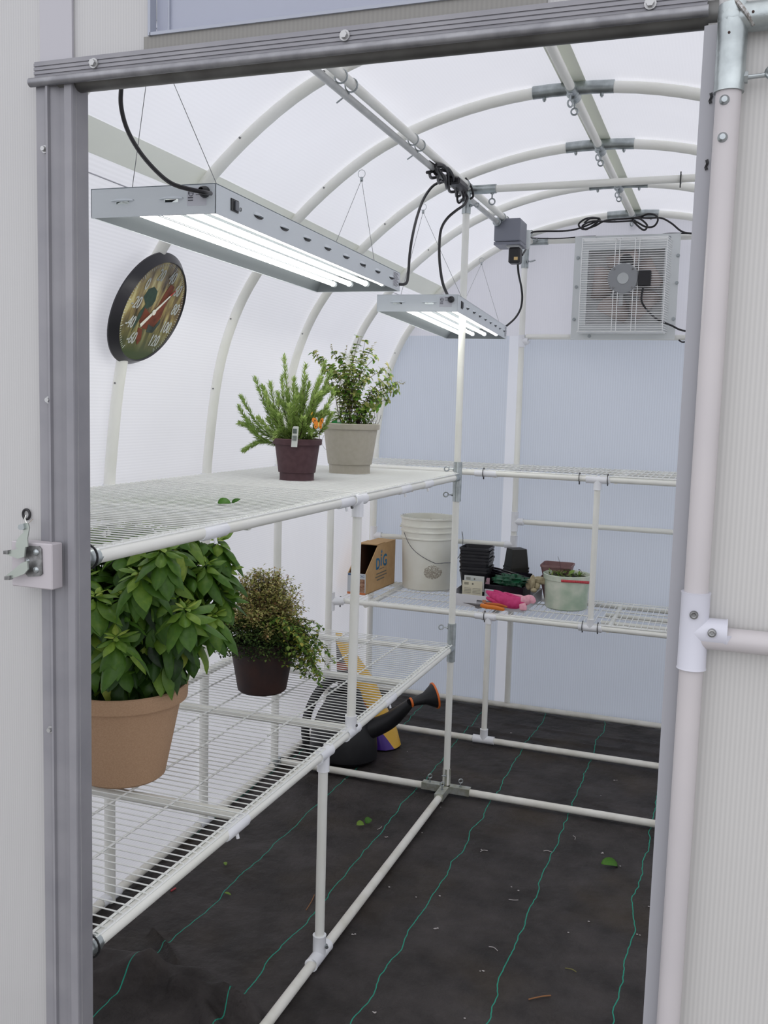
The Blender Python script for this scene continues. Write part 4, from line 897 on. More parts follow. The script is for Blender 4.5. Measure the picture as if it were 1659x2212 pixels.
# ------------------------------------------------------------------ plants in pots
SOIL = mat('potting_soil', (.012, .009, .007, 1), .9, c2=(.05, .04, .03, 1), nscale=120, bump=1.0, bscale=150)
BASIL = leaf_mat('basil_leaf', [lin(28, 50, 20), lin(52, 86, 30), lin(84, 124, 44), lin(134, 164, 62), lin(200, 206, 100)], .42, .32, 90, .4)
STEM = mat('green_stem', lin(78, 110, 60), .5); STEMB = mat('brown_stem', lin(66, 48, 44), .7)
def pot_mesh(b, c, rb, rt_, h, lip, lt_=.006, foot=None, th=.004):
    p = []
    if foot: fh, fr_ = foot; p += [(0, .004), (rb*.96, 0), (rb*fr_, .002), (rb*fr_*1.01, fh), (rb*1.01, fh+.001)]; r0 = rb*1.01; z0 = fh+.001
    else: p += [(0, .003), (rb*.93, 0), (rb, .006)]; r0 = rb; z0 = .006
    r1 = rt_-lt_-.001; p += [(r1, h-lip), (rt_-.001, h-lip-.001), (rt_, h-lip+.003), (rt_+.001, h-.003), (rt_-.002, h), (rt_-th-.002, h-.001), (r1-th-.003, h-lip-.01), (r1-th-.006, h*.75)]
    b.lathe(p, c, 56)
def soil_disc(c, r, parent):
    b = MB(); n = 32; rings = 5; vs_ = [V(c[0], c[1], c[2]+.004)]
    for k in range(1, rings+1):
        for j in range(n): a = 2*PI*j/n; rr = r*k/rings; vs_.append(V(c[0]+rr*math.cos(a), c[1]+rr*math.sin(a), c[2]+rnd.uniform(-.003, .004)*(k < rings)))
    fs = [(0, 1+j, 1+(j+1) % n) for j in range(n)]
    for k in range(rings-1): fs += [(1+k*n+j, 1+(k+1)*n+j, 1+(k+1)*n+(j+1) % n, 1+k*n+(j+1) % n) for j in range(n)]
    b.add(vs_, fs); return b.build('soil', SOIL, parent)

# --- basil
ZL_ = ZL+R34+.0073; ZU_ = ZU+R34+.0073
pc = at(270, 1672, Z=ZL_); pc.x -= .006
bas = thing('potted_basil', 'large bushy green basil in a tan pot on the lower left shelf', 'potted plant', (pc.x, pc.y, ZL_))
b = MB(); pot_mesh(b, (pc.x, pc.y, ZL_), .104, .158, .236, .036, .014, None, .006); b.build('pot', mat('tan_pot', lin(180, 146, 116), .75, c2=lin(190, 156, 126), nscale=300, bump=.2, bscale=200, spec=.25), bas)
soil_disc((pc.x, pc.y, ZL_+.212), .139, bas)
CB = V(pc.x, pc.y, ZL_+.205)
st = MB(); lv = MB()
def leafpair(P, d, L, W, down, ang0, n=2, tint=None, dr_=.9):
    for q in range(n):
        a = ang0+2*PI*q/n+rnd.uniform(-.35, .35)
        u, w = perp(d); o_ = (u*math.cos(a)+w*math.sin(a)); dd = (o_+V(0, 0, -down)+d*.3).normalized()
        lv.rv = min(1, max(0, rnd.gauss(.40, .22) if tint is None else tint+rnd.uniform(-.08, .08)))
        lv.leaf(P+dd*.006, dd, V(0, 0, 1)+o_*.3, L*rnd.uniform(.8, 1.25), W*rnd.uniform(.85, 1.15), dr_*rnd.uniform(.7, 1.7), rnd.uniform(.2, .75), 6, rnd.uniform(0, .05), True)
nst = 66
for k in range(nst):
    a = rnd.uniform(0, 2*PI); rr = math.sqrt(rnd.random()); 
    base = CB+V(math.cos(a)*.055*rr, math.sin(a)*.055*rr, 0)
    lean = rr
    top = CB+V(math.cos(a)*.205*lean, math.sin(a)*.205*lean, .44-.24*lean**2.2+rnd.uniform(-.05, .02))
    if top.x > pc.x+.02: top.z += .01
    if k >= 46: a = rnd.uniform(-.9, .9); top = CB+V(math.cos(a)*rnd.uniform(.06, .20), math.sin(a)*.17+.03, rnd.uniform(.30, .43)); base = CB+V(.03, 0, 0)
    top.z = min(top.z, ZU-.035)
    mid = (base+top)/2+V(math.cos(a), math.sin(a), 0)*.03*lean
    pts = smooth_path([base, mid, top], 5); st.tube(pts, [.0032-.0018*i/(len(pts)-1) for i in range(len(pts))], 6)
    n = len(pts); a0 = rnd.uniform(0, PI)
    for i in range(2, n):
        d = (pts[i]-pts[i-1]).normalized(); f_ = i/(n-1)
        if i < n-1:
            a0 += PI/2; leafpair(pts[i], d, .078, .042, .35+.5*(1-f_), a0, 2)
            if i > 3: leafpair((pts[i]+pts[i-1])/2, d, .035, .02, .0, a0+.7, 2, .5, .5)
        else:
            leafpair(pts[i], d, .055, .032, .15, a0, 4, .50, 1.0); leafpair(pts[i]+d*.008, d, .030, .017, -.4, a0+.8, 4, .68, .5); leafpair(pts[i]+d*.012, d, .014, .008, -1, a0, 4, .8, .3)
# low skirt of drooping leaves over the pot rim
for k in range(120):
    a = rnd.uniform(0, 2*PI); r0 = rnd.uniform(.07, .165); P = CB+V(math.cos(a)*r0, math.sin(a)*r0, rnd.uniform(.10, .28)); o_ = V(math.cos(a), math.sin(a), 0)
    lv.rv = min(1, max(0, rnd.gauss(.34, .2))); dd = (o_*rnd.uniform(.3, 1)+V(rnd.uniform(-.4, .4), rnd.uniform(-.4, .4), -.5)).normalized()
    lv.leaf(P, dd, V(0, 0, 1)+o_, rnd.uniform(.07, .105), rnd.uniform(.034, .048), rnd.uniform(.3, 1.2), rnd.uniform(.3, .8), 7, rnd.uniform(0, .05), True)
for px, py, Y_ in ((205, 1300, 1.70), (445, 1230, 2.02), (470, 1180, 2.10), (462, 1340, 2.0), (482, 1235, 2.10), (400, 1330, 1.76), (300, 1250, 1.70), (350, 1200, 1.72), (250, 1390, 1.68), (478, 1290, 2.07)):
    P = at(px, py, Y=Y_)
    for q, (L_, W_, dn, tn_) in enumerate(((.095, .046, .75, .42), (.075, .040, .35, .50), (.048, .026, -.1, .64), (.026, .014, -.8, .78))): leafpair(P+V(0, 0, .004*q), V(.1, -.5, 1).normalized(), L_, W_, dn, q*.8, 5, tn_, .8)
st.build('stems', STEM, bas); lv.build('foliage', BASIL, bas, ang=60)

# --- trailing thyme / oregano in dark brown pot
p2 = at(566, 1490, Z=ZL_)
th2 = thing('potted_thyme', 'trailing small-leaved thyme in a dark brown pot on the lower left shelf', 'potted plant', (p2.x, p2.y, ZL_))
b = MB(); b.lathe([(0, .003), (.072, 0), (.079, .006), (.104, .150), (.107, .168), (.104, .170), (.099, .168), (.095, .13)], (p2.x, p2.y, ZL_), 48); b.build('pot', mat('dark_pot', lin(48, 36, 36), .55, c2=lin(62, 42, 38), nscale=18, bump=.1, spec=.3), th2)
soil_disc((p2.x, p2.y, ZL_+.150), .096, th2)
C2 = V(p2.x, p2.y, ZL_+.155)
THY = leaf_mat('thyme_dark', [lin(36, 52, 32), lin(58, 80, 44), lin(84, 108, 56), lin(120, 136, 72)], .6, .15, 200, .2)
ORE = leaf_mat('oregano_dry', [lin(124, 132, 70), lin(172, 174, 104), lin(210, 204, 142), lin(178, 136, 98)], .6, .3, 200, .2)
VAR = leaf_mat('trailing_leaf', [lin(66, 100, 44), lin(104, 138, 60), lin(150, 176, 86), lin(190, 174, 76)], .5, .35, 150, .3)
st = MB(); A = MB(); B = MB(); C_ = MB()
for k in range(6500):      # dense dark mound
    u_ = rnd.gauss(0, 1); a = rnd.uniform(0, 2*PI); el = rnd.uniform(-.35, 1.1); R_ = rnd.uniform(.75, 1.05)
    P = C2+V(-.008+math.cos(a)*math.cos(el)*.158*R_-.010, math.sin(a)*math.cos(el)*.135*R_, .016+math.sin(el)*(.085 if el > 0 else .12)*R_)
    if (P-C2).xy.length < .095 and P.z < C2.z: P.z = C2.z+.005
    A.rv = rnd.random()*.9; A.leaf(P, V(rnd.uniform(-1, 1), rnd.uniform(-1, 1), rnd.uniform(-.4, .8)), V(0, 0, 1), rnd.uniform(.009, .016), rnd.uniform(.005, .009), .4, .2, 2)
for k in range(260):        # dry flowering shoots above
    a = rnd.uniform(0, 2*PI); rr = rnd.uniform(.1, 1); 
    top = C2+V(.002+math.cos(a)*.160*rr, .01+math.sin(a)*.12*rr, .235-.13*rr**1.8+rnd.uniform(-.07, .018)); base = C2+V(math.cos(a)*.04*rr, math.sin(a)*.04*rr, .02)
    pts = smooth_path([base, (base+top)/2+V(rnd.uniform(-.012, .012), rnd.uniform(-.012, .012), 0), top], 4); st.tube(pts, .0008, 4)
    for i in range(3, len(pts)):
        for q in range(8):
            B.rv = rnd.random(); o_ = V(rnd.uniform(-1, 1), rnd.uniform(-1, 1), rnd.uniform(-.2, 1)).normalized(); P = pts[i]+o_*rnd.uniform(0, .013)+V(0, 0, rnd.uniform(-.012, .005))
            B.leaf(P, o_, V(0, 0, 1), rnd.uniform(.008, .015), rnd.uniform(.006, .010), .5, .3, 2)
for k in range(56):        # green trailing shoots to the right
    s0 = C2+V(rnd.uniform(.01, .09), rnd.uniform(-.06, .05), rnd.uniform(.02, .085))
    e0 = s0+V(rnd.uniform(.05, .155), rnd.uniform(-.05, .05), rnd.uniform(-.14, .015)); 
    if k < 12: e0 = C2+V(.215+rnd.uniform(-.05, .03), rnd.uniform(-.05, .03), rnd.uniform(-.09, -.04))
    pts = smooth_path([s0, (s0+e0)/2+V(.012, 0, .028), e0], 6); st.tube(pts, .0008, 4)
    for i in range(1, len(pts)):
        for q in range(3):
            C_.rv = rnd.random()*.95; o_ = V(rnd.uniform(-1, 1), rnd.uniform(-1, 1), rnd.uniform(-.6, .6)).normalized()
            C_.leaf(pts[i]+o_*.002, o_, V(0, 0, 1), rnd.uniform(.010, .018), rnd.uniform(.008, .013), .6, .3, 3)
for k in range(400):
    a = rnd.uniform(-.9, 1.2); P = C2+V(math.cos(a)*.085, math.sin(a)*.085, rnd.uniform(.01, .10))+V(rnd.gauss(0, .018), rnd.gauss(0, .02), rnd.gauss(0, .015)); C_.rv = rnd.random()*.7
    C_.leaf(P, V(rnd.uniform(-1, 1), rnd.uniform(-1, 1), rnd.uniform(-.4, .8)), V(0, 0, 1), rnd.uniform(.007, .013), rnd.uniform(.005, .009), .5, .3, 2)
st.build('stems', STEMB, th2); A.build('dark_foliage', THY, th2, ang=60); B.build('dry_flower_heads', ORE, th2, ang=60); C_.build('trailing_foliage', VAR, th2, ang=60)

# --- rosemary
p3 = at(641, 1036, Z=ZU_)
ros = thing('potted_rosemary', 'needle-leaved rosemary in a small maroon pot on the upper left shelf', 'potted plant', (p3.x, p3.y, ZU_))
b = MB(); pot_mesh(b, (p3.x, p3.y, ZU_), .0600, .0800, .135, .019, .006, (.024, .93), .003); b.build('pot', mat('maroon_pot', lin(82, 58, 62), .6, c2=lin(90, 66, 70), nscale=60, spec=.3), ros)
soil_disc((p3.x, p3.y, ZU_+.118), .068, ros)
C3 = V(p3.x, p3.y, ZU_+.12)
ROS = leaf_mat('rosemary_needle', [lin(92, 118, 58), lin(142, 172, 86), lin(184, 208, 122), lin(222, 234, 160)], .5, .2, 120, .3)
st = MB(); nd_ = MB()
fx = rt0; 
def shoot(base, mid, top, ln=.022, dens=1.0, dark=0):
    pts = smooth_path([base, mid, top], 14); st.tube(pts, [.0022-.0013*i/(len(pts)-1) for i in range(len(pts))], 5); n = len(pts)
    for i in range(5, n):
        d = (pts[i]-pts[i-1]).normalized(); u, w = perp(d); f_ = i/(n-1)
        for q in range(int(13*dens)):
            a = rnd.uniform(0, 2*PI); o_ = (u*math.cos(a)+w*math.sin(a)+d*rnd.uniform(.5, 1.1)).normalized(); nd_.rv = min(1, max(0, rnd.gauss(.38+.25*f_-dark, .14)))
            nd_.leaf(pts[i]+d*rnd.uniform(-.006, .006), o_, d, ln*rnd.uniform(.7, 1.2)*(1-.35*(f_ > .93)), .0031, -.3, .3, 2)
def P3(px, py, dy=0): return at(px, py, Y=p3.y+dy)
tops = [(517, 880, -.02, (560, 945)), (522, 858, .03, (565, 925)), (551, 818, 0, (590, 910)), (614, 772, 0, (625, 870)), (640, 840, .05, (640, 900)), (584, 830, .05, (600, 900)), (600, 850, -.04, (610, 920)), (660, 790, .02, (650, 880)), (702, 785, 0, (670, 880)), (715, 805, .05, (680, 880)), (690, 820, -.04, (665, 900)), (560, 905, -.06, (590, 935)), (545, 930, -.03, (580, 955)), (625, 880, -.07, (630, 930)), (680, 860, -.06, (660, 920)), (650, 870, .06, (645, 910)), (720, 850, -.02, (685, 920)), (532, 905, .04, (575, 940)), (573, 850, -.03, (600, 920)), (635, 820, -.03, (632, 890)), (668, 830, .03, (655, 890)), (610, 815, .03, (615, 890)), (700, 840, .03, (670, 900)), (705, 880, -.05, (675, 930)), (655, 905, -.08, (650, 935)), (590, 880, .0, (605, 930)), (640, 860, -.05, (640, 910)), (675, 870, .0, (655, 915)), (620, 850, .0, (625, 900)), (690, 850, -.06, (665, 905)), (605, 900, -.07, (615, 935)), (715, 895, -.02, (690, 935)), (660, 815, 0, (650, 880)), (580, 905, .02, (600, 940)), (630, 905, .03, (635, 935))]
for k, (x, y, dy, mm) in enumerate(tops):
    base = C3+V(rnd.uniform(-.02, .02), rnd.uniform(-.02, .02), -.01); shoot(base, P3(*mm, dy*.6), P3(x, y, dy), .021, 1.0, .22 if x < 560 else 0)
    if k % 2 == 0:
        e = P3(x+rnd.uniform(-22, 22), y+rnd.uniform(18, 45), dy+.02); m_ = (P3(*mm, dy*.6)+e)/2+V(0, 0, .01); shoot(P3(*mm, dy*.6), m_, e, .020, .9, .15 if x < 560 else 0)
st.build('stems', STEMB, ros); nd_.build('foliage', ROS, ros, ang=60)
TAGM = mat('plant_tag_white', (.62, .64, .60, 1), .45)
pt = thing('plant_tag', 'white plastic plant tag with barcode stuck in the rosemary pot', 'plant tag', tuple(at(638, 948, Y=p3.y-.085)))
q = at(638, 935, Y=p3.y-.078)
b = MB(); b.prism([(-.0105, -.045), (.0105, -.045), (.0105, .018), (.007, .021), (-.007, .021), (-.0105, .016)], 0, .001, lambda x, y, h: V(q.x+x, q.y-h+y*.15, q.z+y)); b.build('card', TAGM, pt)
b = MB()
for i in range(8): b.box((q.x-.007+.0017*i, q.y-.0035, q.z-.002), (q.x-.007+.0017*i+.0008, q.y-.0012, q.z+.013))
for i in range(5): b.box((q.x-.0075, q.y-.0075, q.z-.010-.0035*i), (q.x+.007, q.y-.0030, q.z-.0088-.0035*i))
b.build('print', mat('tag_ink', (.18, .22, .20, 1), .5), pt)
# --- butterfly pick
bf = thing('butterfly_pick', 'orange butterfly plant pick standing in the rosemary pot', 'garden ornament', tuple(at(689, 925, Y=p3.y-.05)))
q = at(689, 917, Y=p3.y-.060)
def wing(sg):
    b = MB(); up_ = [(0, .0), (.004*sg, .010), (.009*sg, .019), (.017*sg, .022), (.0205*sg, .015), (.018*sg, .006), (.012*sg, 0), (.014*sg, -.006), (.011*sg, -.014), (.006*sg, -.013), (.001*sg, -.006)]
    if sg < 0: up_ = up_[::-1]
    b.prism(up_, 0, .0012, lambda x, y, h: V(q.x+x, q.y-h-abs(x)*.5, q.z+y)); return b.build('wing', mat('wing_orange', lin(232, 138, 28), .45) if sg < 0 else bpy.data.materials['wing_orange'], bf)
wa = wing(-1); wb = wing(1)
for sg, wp in ((-1, wa), (1, wb)):
    for (x, y, r_) in ((.011, .012, .0022), (.0085, -.007, .0017), (.0145, .007, .0014)):
        b = MB(); b.prism([(sg*x+r_*math.cos(2*PI*i/10)*.7, y+r_*1.5*math.sin(2*PI*i/10)) for i in range(10)], .0012, .0016, lambda x, y, h: V(q.x+x, q.y-h-abs(x)*.5, q.z+y))
        b.build('spot', TIE, wp)
b = MB(); b.sphere((q.x, q.y-.002, q.z), .0022, 8, 6, (1, 1, 4)); b.build('body', mat('butterfly_yellow', lin(236, 214, 110), .5), bf)
b = MB(); b.tube([q, q+V(-.001, .01, -.045)], .0007, 5); b.build('stake', STEMB, bf)
b = MB(); b.leaf(at(672, 897, Y=q.y), V(.4, 0, 1), V(0, -1, 0), .012, .004, .3, .2, 3); b.build('antenna', mat('antenna_yellow', lin(240, 180, 40), .5), bf)

# --- mint in beige pot
p4 = at(755, 1021, Z=ZU_)
mi = thing('potted_mint', 'leggy mint with dark stems in a beige pot on the upper left shelf', 'potted plant', (p4.x, p4.y, ZU_))
b = MB(); pot_mesh(b, (p4.x, p4.y, ZU_), .0800, .1065, .182, .020, .006, (.032, .94), .003); b.build('pot', mat('beige_pot', lin(182, 176, 160), .6, c2=lin(188, 182, 168), nscale=60, spec=.3), mi)
soil_disc((p4.x, p4.y, ZU_+.160), .092, mi)
C4 = V(p4.x, p4.y, ZU_+.162)
MINT = leaf_mat('mint_leaf', [lin(98, 124, 60), lin(146, 160, 84), lin(182, 188, 112), lin(212, 204, 134)], .5, .35, 120, .3)
MINTG = leaf_mat('mint_leaf_fresh', [lin(74, 124, 44), lin(108, 160, 58), lin(146, 188, 78), lin(176, 204, 98)], .5, .35, 120, .3)
SPK = leaf_mat('mint_spike', [lin(110, 100, 60), lin(150, 140, 84), lin(178, 170, 110), lin(196, 190, 140)], .6, .2, 90, .2)
st = MB(); ml = MB(); mg = MB()
def P4(px, py, dy=0): return at(px, py, Y=p4.y+dy)
tops = [(720, 762, 0), (676, 762, -.04), (700, 800, .05), (745, 765, 0), (775, 728, .0), (788, 738, .03), (800, 755, .0), (812, 770, -.04), (838, 792, 0), (858, 830, .02), (845, 812, -.04), (860, 845, -.02), (830, 850, .05), (815, 880, -.05), (742, 800, .06), (760, 790, -.05), (775, 810, .05), (795, 820, -.05), (735, 820, -.03), (716, 790, .06), (760, 760, .04), (690, 775, .0), (840, 865, 0), (805, 800, .06), (780, 780, -.06), (722, 840, -.05), (705, 830, .02), (825, 825, .02), (750, 830, 0), (770, 850, -.04), (850, 830, .04), (735, 775, .03)]
for k, (x, y, dy) in enumerate(tops):
    base = C4+V(rnd.uniform(-.045, .05), rnd.uniform(-.04, .04), 0); top = P4(x, y, dy)
    mid = base*.45+top*.55+V(rnd.uniform(-.012, .012), 0, 0)+V((top.x-base.x)*-.15, 0, .03)
    pts = smooth_path([base, mid, top], 9); st.tube(pts, [.0016-.001*i/(len(pts)-1) for i in range(len(pts))], 5); n = len(pts)
    for i in range(5, n):
        d = (pts[i]-pts[i-1]).normalized(); u, w = perp(d); f_ = i/(n-1); a0 = i*PI/2+k
        if rnd.random() < .25: continue
        for q_ in range(5):
            a = a0+PI*.7*q_+rnd.uniform(-.4, .4); o_ = (u*math.cos(a)+w*math.sin(a)+d*.4).normalized(); M_ = mg if (rnd.random() < .3) else ml; M_.rv = rnd.random(); s_c = rnd.uniform(.6, 1.15)
            M_.leaf(pts[i], o_, d, .021*s_c, .013*s_c, rnd.uniform(.3, 1.2), .25, 4)
    if k % 3 == 0:
        d = (pts[-1]-pts[-3]).normalized(); e = pts[-1]+(d+V(rnd.uniform(-.3, .5), 0, -.1)).normalized()*.035
        sp_ = MB()
        for i in range(26):
            P = pts[-1].lerp(e, i/26); o_ = V(rnd.uniform(-1, 1), rnd.uniform(-1, 1), rnd.uniform(-1, 1)).normalized(); sp_.rv = rnd.random(); sp_.leaf(P+o_*.001, o_, d, .005, .004, .3, .3, 2)
        sp_.build('flower_spike', SPK, mi)
for k in range(620):    # fresh low growth
    a = rnd.uniform(0, 2*PI); r_ = .085*math.sqrt(rnd.random()); P = C4+V(math.cos(a)*r_+.0, math.sin(a)*r_, rnd.uniform(.0, .085)*(1-.3*r_/.085)); M_ = mg if rnd.random() < .7 else ml; M_.rv = rnd.random()
    M_.leaf(P, V(rnd.uniform(-1, 1), rnd.uniform(-1, 1), rnd.uniform(-.2, .6)), V(0, 0, 1), rnd.uniform(.012, .022), rnd.uniform(.008, .014), .6, .25, 3)
for k in range(16):
    a = rnd.uniform(-.5, .8); s0 = C4+V(.06+rnd.uniform(-.02, .02), rnd.uniform(-.04, .04), 0); e0 = s0+V(rnd.uniform(-.01, .035), rnd.uniform(-.03, .03), rnd.uniform(.03, .11)); st.tube(smooth_path([s0, (s0+e0)/2+V(.006, 0, 0), e0], 4), .0007, 4)
st.tube(smooth_path([P4(700, 940, -.1), P4(695, 955, -.11), P4(700, 967, -.11), P4(705, 972, -.11)]), .0006, 4)
st.build('stems', STEMB, mi); ml.build('foliage', MINT, mi, ang=60); mg.build('fresh_foliage', MINTG, mi, ang=60)
gp = thing('plant_tag', 'bright green plastic tag lying on the soil of the beige pot', 'plant tag', tuple(P4(726, 912, -.07)))
q = P4(727, 914, -.085); b = MB(); b.prism([(-.026, -.010), (-.006, -.012), (.016, -.010), (.022, -.004), (.012, .008), (-.004, .010), (-.016, .005)], 0, .001, lambda x, y, h: V(q.x+x, q.y-h, q.z+y)); b.build('card', mat('tag_green', lin(46, 150, 78), .4), gp)
b = MB(); b.box((q.x+.004, q.y-.003, q.z+.003), (q.x+.014, q.y-.0012, q.z+.013)); b.build('price_patch', TAGM, gp)

# loose leaves
GL = leaf_mat('loose_leaf', [lin(52, 100, 30), lin(86, 140, 44), lin(100, 150, 50), lin(140, 170, 70)], .4, .3)
def loose(lab, P, d, n, L, W, dr_, fo, rv=.4, cat='leaf', grp=None):
    b = MB(); b.rv = rv; b.leaf(P, d, n, L, W, dr_, fo, 7); o = b.build('fallen_leaf', GL, ang=60); md = o.modifiers.new('s', 'SOLIDIFY'); md.thickness = .0004; return tag(o, lab, cat, grp)
P = at(470, 1090, Z=ZU_); loose('larger green leaf lying on the upper left wire shelf', P+V(0, 0, .003), V(1, .15, .55), V(-.3, -.8, .5), .034, .020, 1.2, .5, .3)
P = at(500, 1088, Z=ZU_); loose('smaller pointed green leaf on the upper shelf beside a larger one', P+V(0, 0, .002), V(.9, .2, .6), V(-.3, -.9, .2), .024, .010, .5, .5, .15)
P = at(168, 1072, Z=ZU_); loose('green leaf tip on the upper shelf right against the left door jamb', P+V(0, 0, .003), V(1, .2, .3), V(-.2, -.9, .4), .024, .016, .6, .4, .6)
P = at(1298, 1868, Z=0); loose('single folded green basil leaf on the black floor fabric at right', P+V(0, 0, .004), V(1, .25, .45), V(-.1, -.5, .8), .074, .034, 1.3, .5, .3)
P = at(486, 1863, Z=0); loose('small yellowish leaf on the floor under the front shelf edge', P+V(0, 0, .002), V(.6, -.8, .1), V(0, 0, 1), .022, .013, .3, .2, .95)
P = at(484, 1930, Z=0); loose('small curled yellow-green leaf lying on a green thread line', P+V(0, 0, .002), V(1, 0, .2), V(0, 0, 1), .026, .011, .5, .4, .95)
P = at(770, 1783, Z=0); loose('wilted yellow-green leaf on the floor, left of a darker one', P+V(0, 0, .002), V(.8, .5, .4), V(0, -.6, 1), .034, .024, 1.0, .5, .9)
P = at(790, 1780, Z=0); loose('wilted dark green leaf on the floor beside a yellower one', P+V(0, 0, .002), V(.4, .5, .8), V(0, -1, .4), .034, .026, 1.2, .4, .2)

# ------------------------------------------------------------------ things on the back shelf
ZS = ZBL+R34+.0073
# cardboard box
CARD = mat('cardboard', lin(190, 154, 108), .8, c2=lin(198, 162, 116), nscale=25); CARDD = mat('cardboard_inside', lin(86, 52, 34), .9)
bx = thing('cardboard_box', 'brown open-fronted cardboard display box printed with blue letters on the back shelf', 'box', (-1.67, 4.55, ZS))
F0 = at(789, 1286, Z=ZS); F1 = V(F0.x+.018, F0.y+.385, ZS); dB = (F1-F0).normalized(); sB = V(dB.y, -dB.x, 0)*-1; WB = .098; HB = .232; HL = .105
def bf_(u, v, z): return F0+dB*u+sB*v+V(0, 0, z)
LB = (F1-F0).length
side = [(0, 0), (LB, 0), (LB, HB), (.150, HB), (0, HL)]
T_ = .004
b = MB(); b.prism(side, 0, T_, lambda u, z, h: bf_(u, h, z)); b.prism(side, WB-T_, WB, lambda u, z, h: bf_(u, h, z)); b.prism([(0, 0), (LB, 0), (LB, T_), (0, T_)], 0, WB, lambda u, z, h: bf_(u, h, z)); b.prism([(LB-T_, 0), (LB, 0), (LB, HB), (LB-T_, HB)], 0, WB, lambda u, z, h: bf_(u, h, z))
b.build('carton', CARD, bx, ang=10)
b = MB(); b.prism([(T_, T_), (LB-T_, T_), (LB-T_, HB-T_), (.150, HB-T_), (T_, HL-T_)], T_, T_+.001, lambda u, z, h: bf_(u, h, z)); b.prism([(T_, T_), (LB-T_, T_), (LB-T_, HB-T_), (.150, HB-T_), (T_, HL-T_)], WB-T_-.001, WB-T_, lambda u, z, h: bf_(u, h, z)); b.build('inner_lining', CARDD, bx, ang=10)
b = MB(); b.prism([(.135, HB), (LB, HB), (LB, HB+.003), (.135, HB+.003)], -.001, WB+.001, lambda u, z, h: bf_(u, h, z)); b.prism([(.13, HB+.004), (.24, HB+.005), (.24, HB+.008), (.13, HB+.006)], .0, WB, lambda u, z, h: bf_(u, h, z)); b.build('top_flap', CARD, bx, ang=10)
LBL = mat('printed_panel', lin(196, 200, 204), .5); b = MB(); b.prism([(0, 0), (WB, 0), (WB, HL), (0, HL)], 0, T_, lambda v, z, h: bf_(-.001+h, v, z)); fp = b.build('front_panel', LBL, bx, ang=10)
b = MB(); b.prism([(.004, .012), (.036, .012), (.036, .078), (.004, .078)], 0, .0006, lambda v, z, h: bf_(-.0012-h, v, z)); b.build('photo_print', mat('photo_print', lin(120, 74, 50), .5, c2=lin(176, 140, 112), nscale=90), fp)
b = MB(); b.prism([(0, 0), (WB, 0), (WB, .011), (0, .011)], 0, .0006, lambda v, z, h: bf_(-.0012-h, v, z)); b.prism([(.055, .018), (.062, .018), (.062, .03), (.055, .03)], 0, .0006, lambda v, z, h: bf_(-.0012-h, v, z)); b.build('orange_band', mat('band_orange', lin(206, 120, 70), .5), fp)
b = MB(); add_text(b, 'DiG', .016, lambda x, y, h: bf_(-.0016-h, .020-x, .092+y), .0002, 0, 1.0); b.prism([(.055, .094), (.095, .094), (.095, .103), (.055, .103)], 0, .0006, lambda v, z, h: bf_(-.0012-h, v, z))
b.build('small_print', mat('ink_navy', lin(60, 90, 130), .5), fp)
BLUE = mat('ink_blue', lin(40, 120, 165), .6)
LU, LZ = .200, .140
b2 = MB()
for dx_, dz_ in ((-.003, 0), (-.0015, 0), (0, 0), (.0015, 0), (.003, 0), (0, .0025), (0, -.0025)):
    for s_, u_, z_, sz in (('D', LU-.048, LZ-.006, .080), ('i', LU-.006, LZ+.010, .092), ('G', LU+.042, LZ+.002, .084)):
        add_text(b2, s_, sz, lambda x, y, h, u_=u_, z_=z_: bf_(u_+x+dx_, -.0008-h-abs(dx_)*.01, z_+y+dz_), .0003, 0, .92)
b2.prism([(LU-.012, LZ+.052), (LU-.003, LZ+.066), (LU+.006, LZ+.052), (LU-.003, LZ+.044)], 0, .0003, lambda x, y, h: bf_(x, -.0008-h, y))
b2.build('blue_lettering', BLUE, bx, ang=10)
b = MB()
for i, (a, c) in enumerate(((.135, .265), (.122, .272), (.140, .240))): b.prism([(a, .082-.016*i), (c, .084-.016*i), (c, .090-.016*i), (a, .088-.016*i)], 0, .0005, lambda u, z, h: bf_(u, -.0008-h, z))
b.prism([(.165, .104), (.235, .106), (.235, .110), (.165, .108)], 0, .0005, lambda u, z, h: bf_(u, -.0008-h, z))
b.build('address_lines', mat('ink_faded', lin(112, 106, 92), .6), bx, ang=10)

# bucket
pb = at(922, 1268, Z=ZS); RBk = .128
bk = thing('plastic_bucket', 'tall dirty white plastic bucket with wire handle on the back shelf', 'bucket', (pb.x, pb.y, ZS))
BK = mat('bucket_plastic', lin(244, 244, 234), .4, c2=lin(230, 228, 214), nscale=6, bump=.05)
rb0 = .128; rt2 = .1475; HBk = .375
def rz(z): return rb0+(rt2-.006-rb0)*z/HBk
pr = [(0, .004), (rb0-.006, 0), (rb0, .006), (rz(.26), .26), (rz(.262)+.006, .264), (rz(.262)+.006, .270), (rz(.28)+.002, .272), (rz(.295)+.002, .296), (rz(.30)+.007, .298), (rz(.30)+.007, .304), (rz(.30)+.002, .306), (rz(.325)+.002, .325), (rz(.33)+.007, .327), (rz(.33)+.007, .333), (rz(.33)+.002, .335), (rz(.36)+.001, .362), (rt2+.001, .365), (rt2+.002, .374), (rt2-.002, HBk), (rt2-.008, .373), (rz(.33)-.004, .33), (rb0-.004, .02), (0, .012)]
b = MB(); b.lathe(pr, (pb.x, pb.y, ZS), 56); b.build('body', BK, bk)
b = MB()
for k in range(150):
    a = rnd.uniform(0, 2*PI); z = HBk+rnd.uniform(-.004, .0); r_ = rt2+rnd.uniform(-.006, .001)
    b.sphere((pb.x+r_*math.cos(a), pb.y+r_*math.sin(a), ZS+z), rnd.uniform(.001, .0028), 5, 3, (1, 1, .4))
b.build('rim_dirt', mat('rim_dirt', (.04, .03, .02, 1), .9), bk)
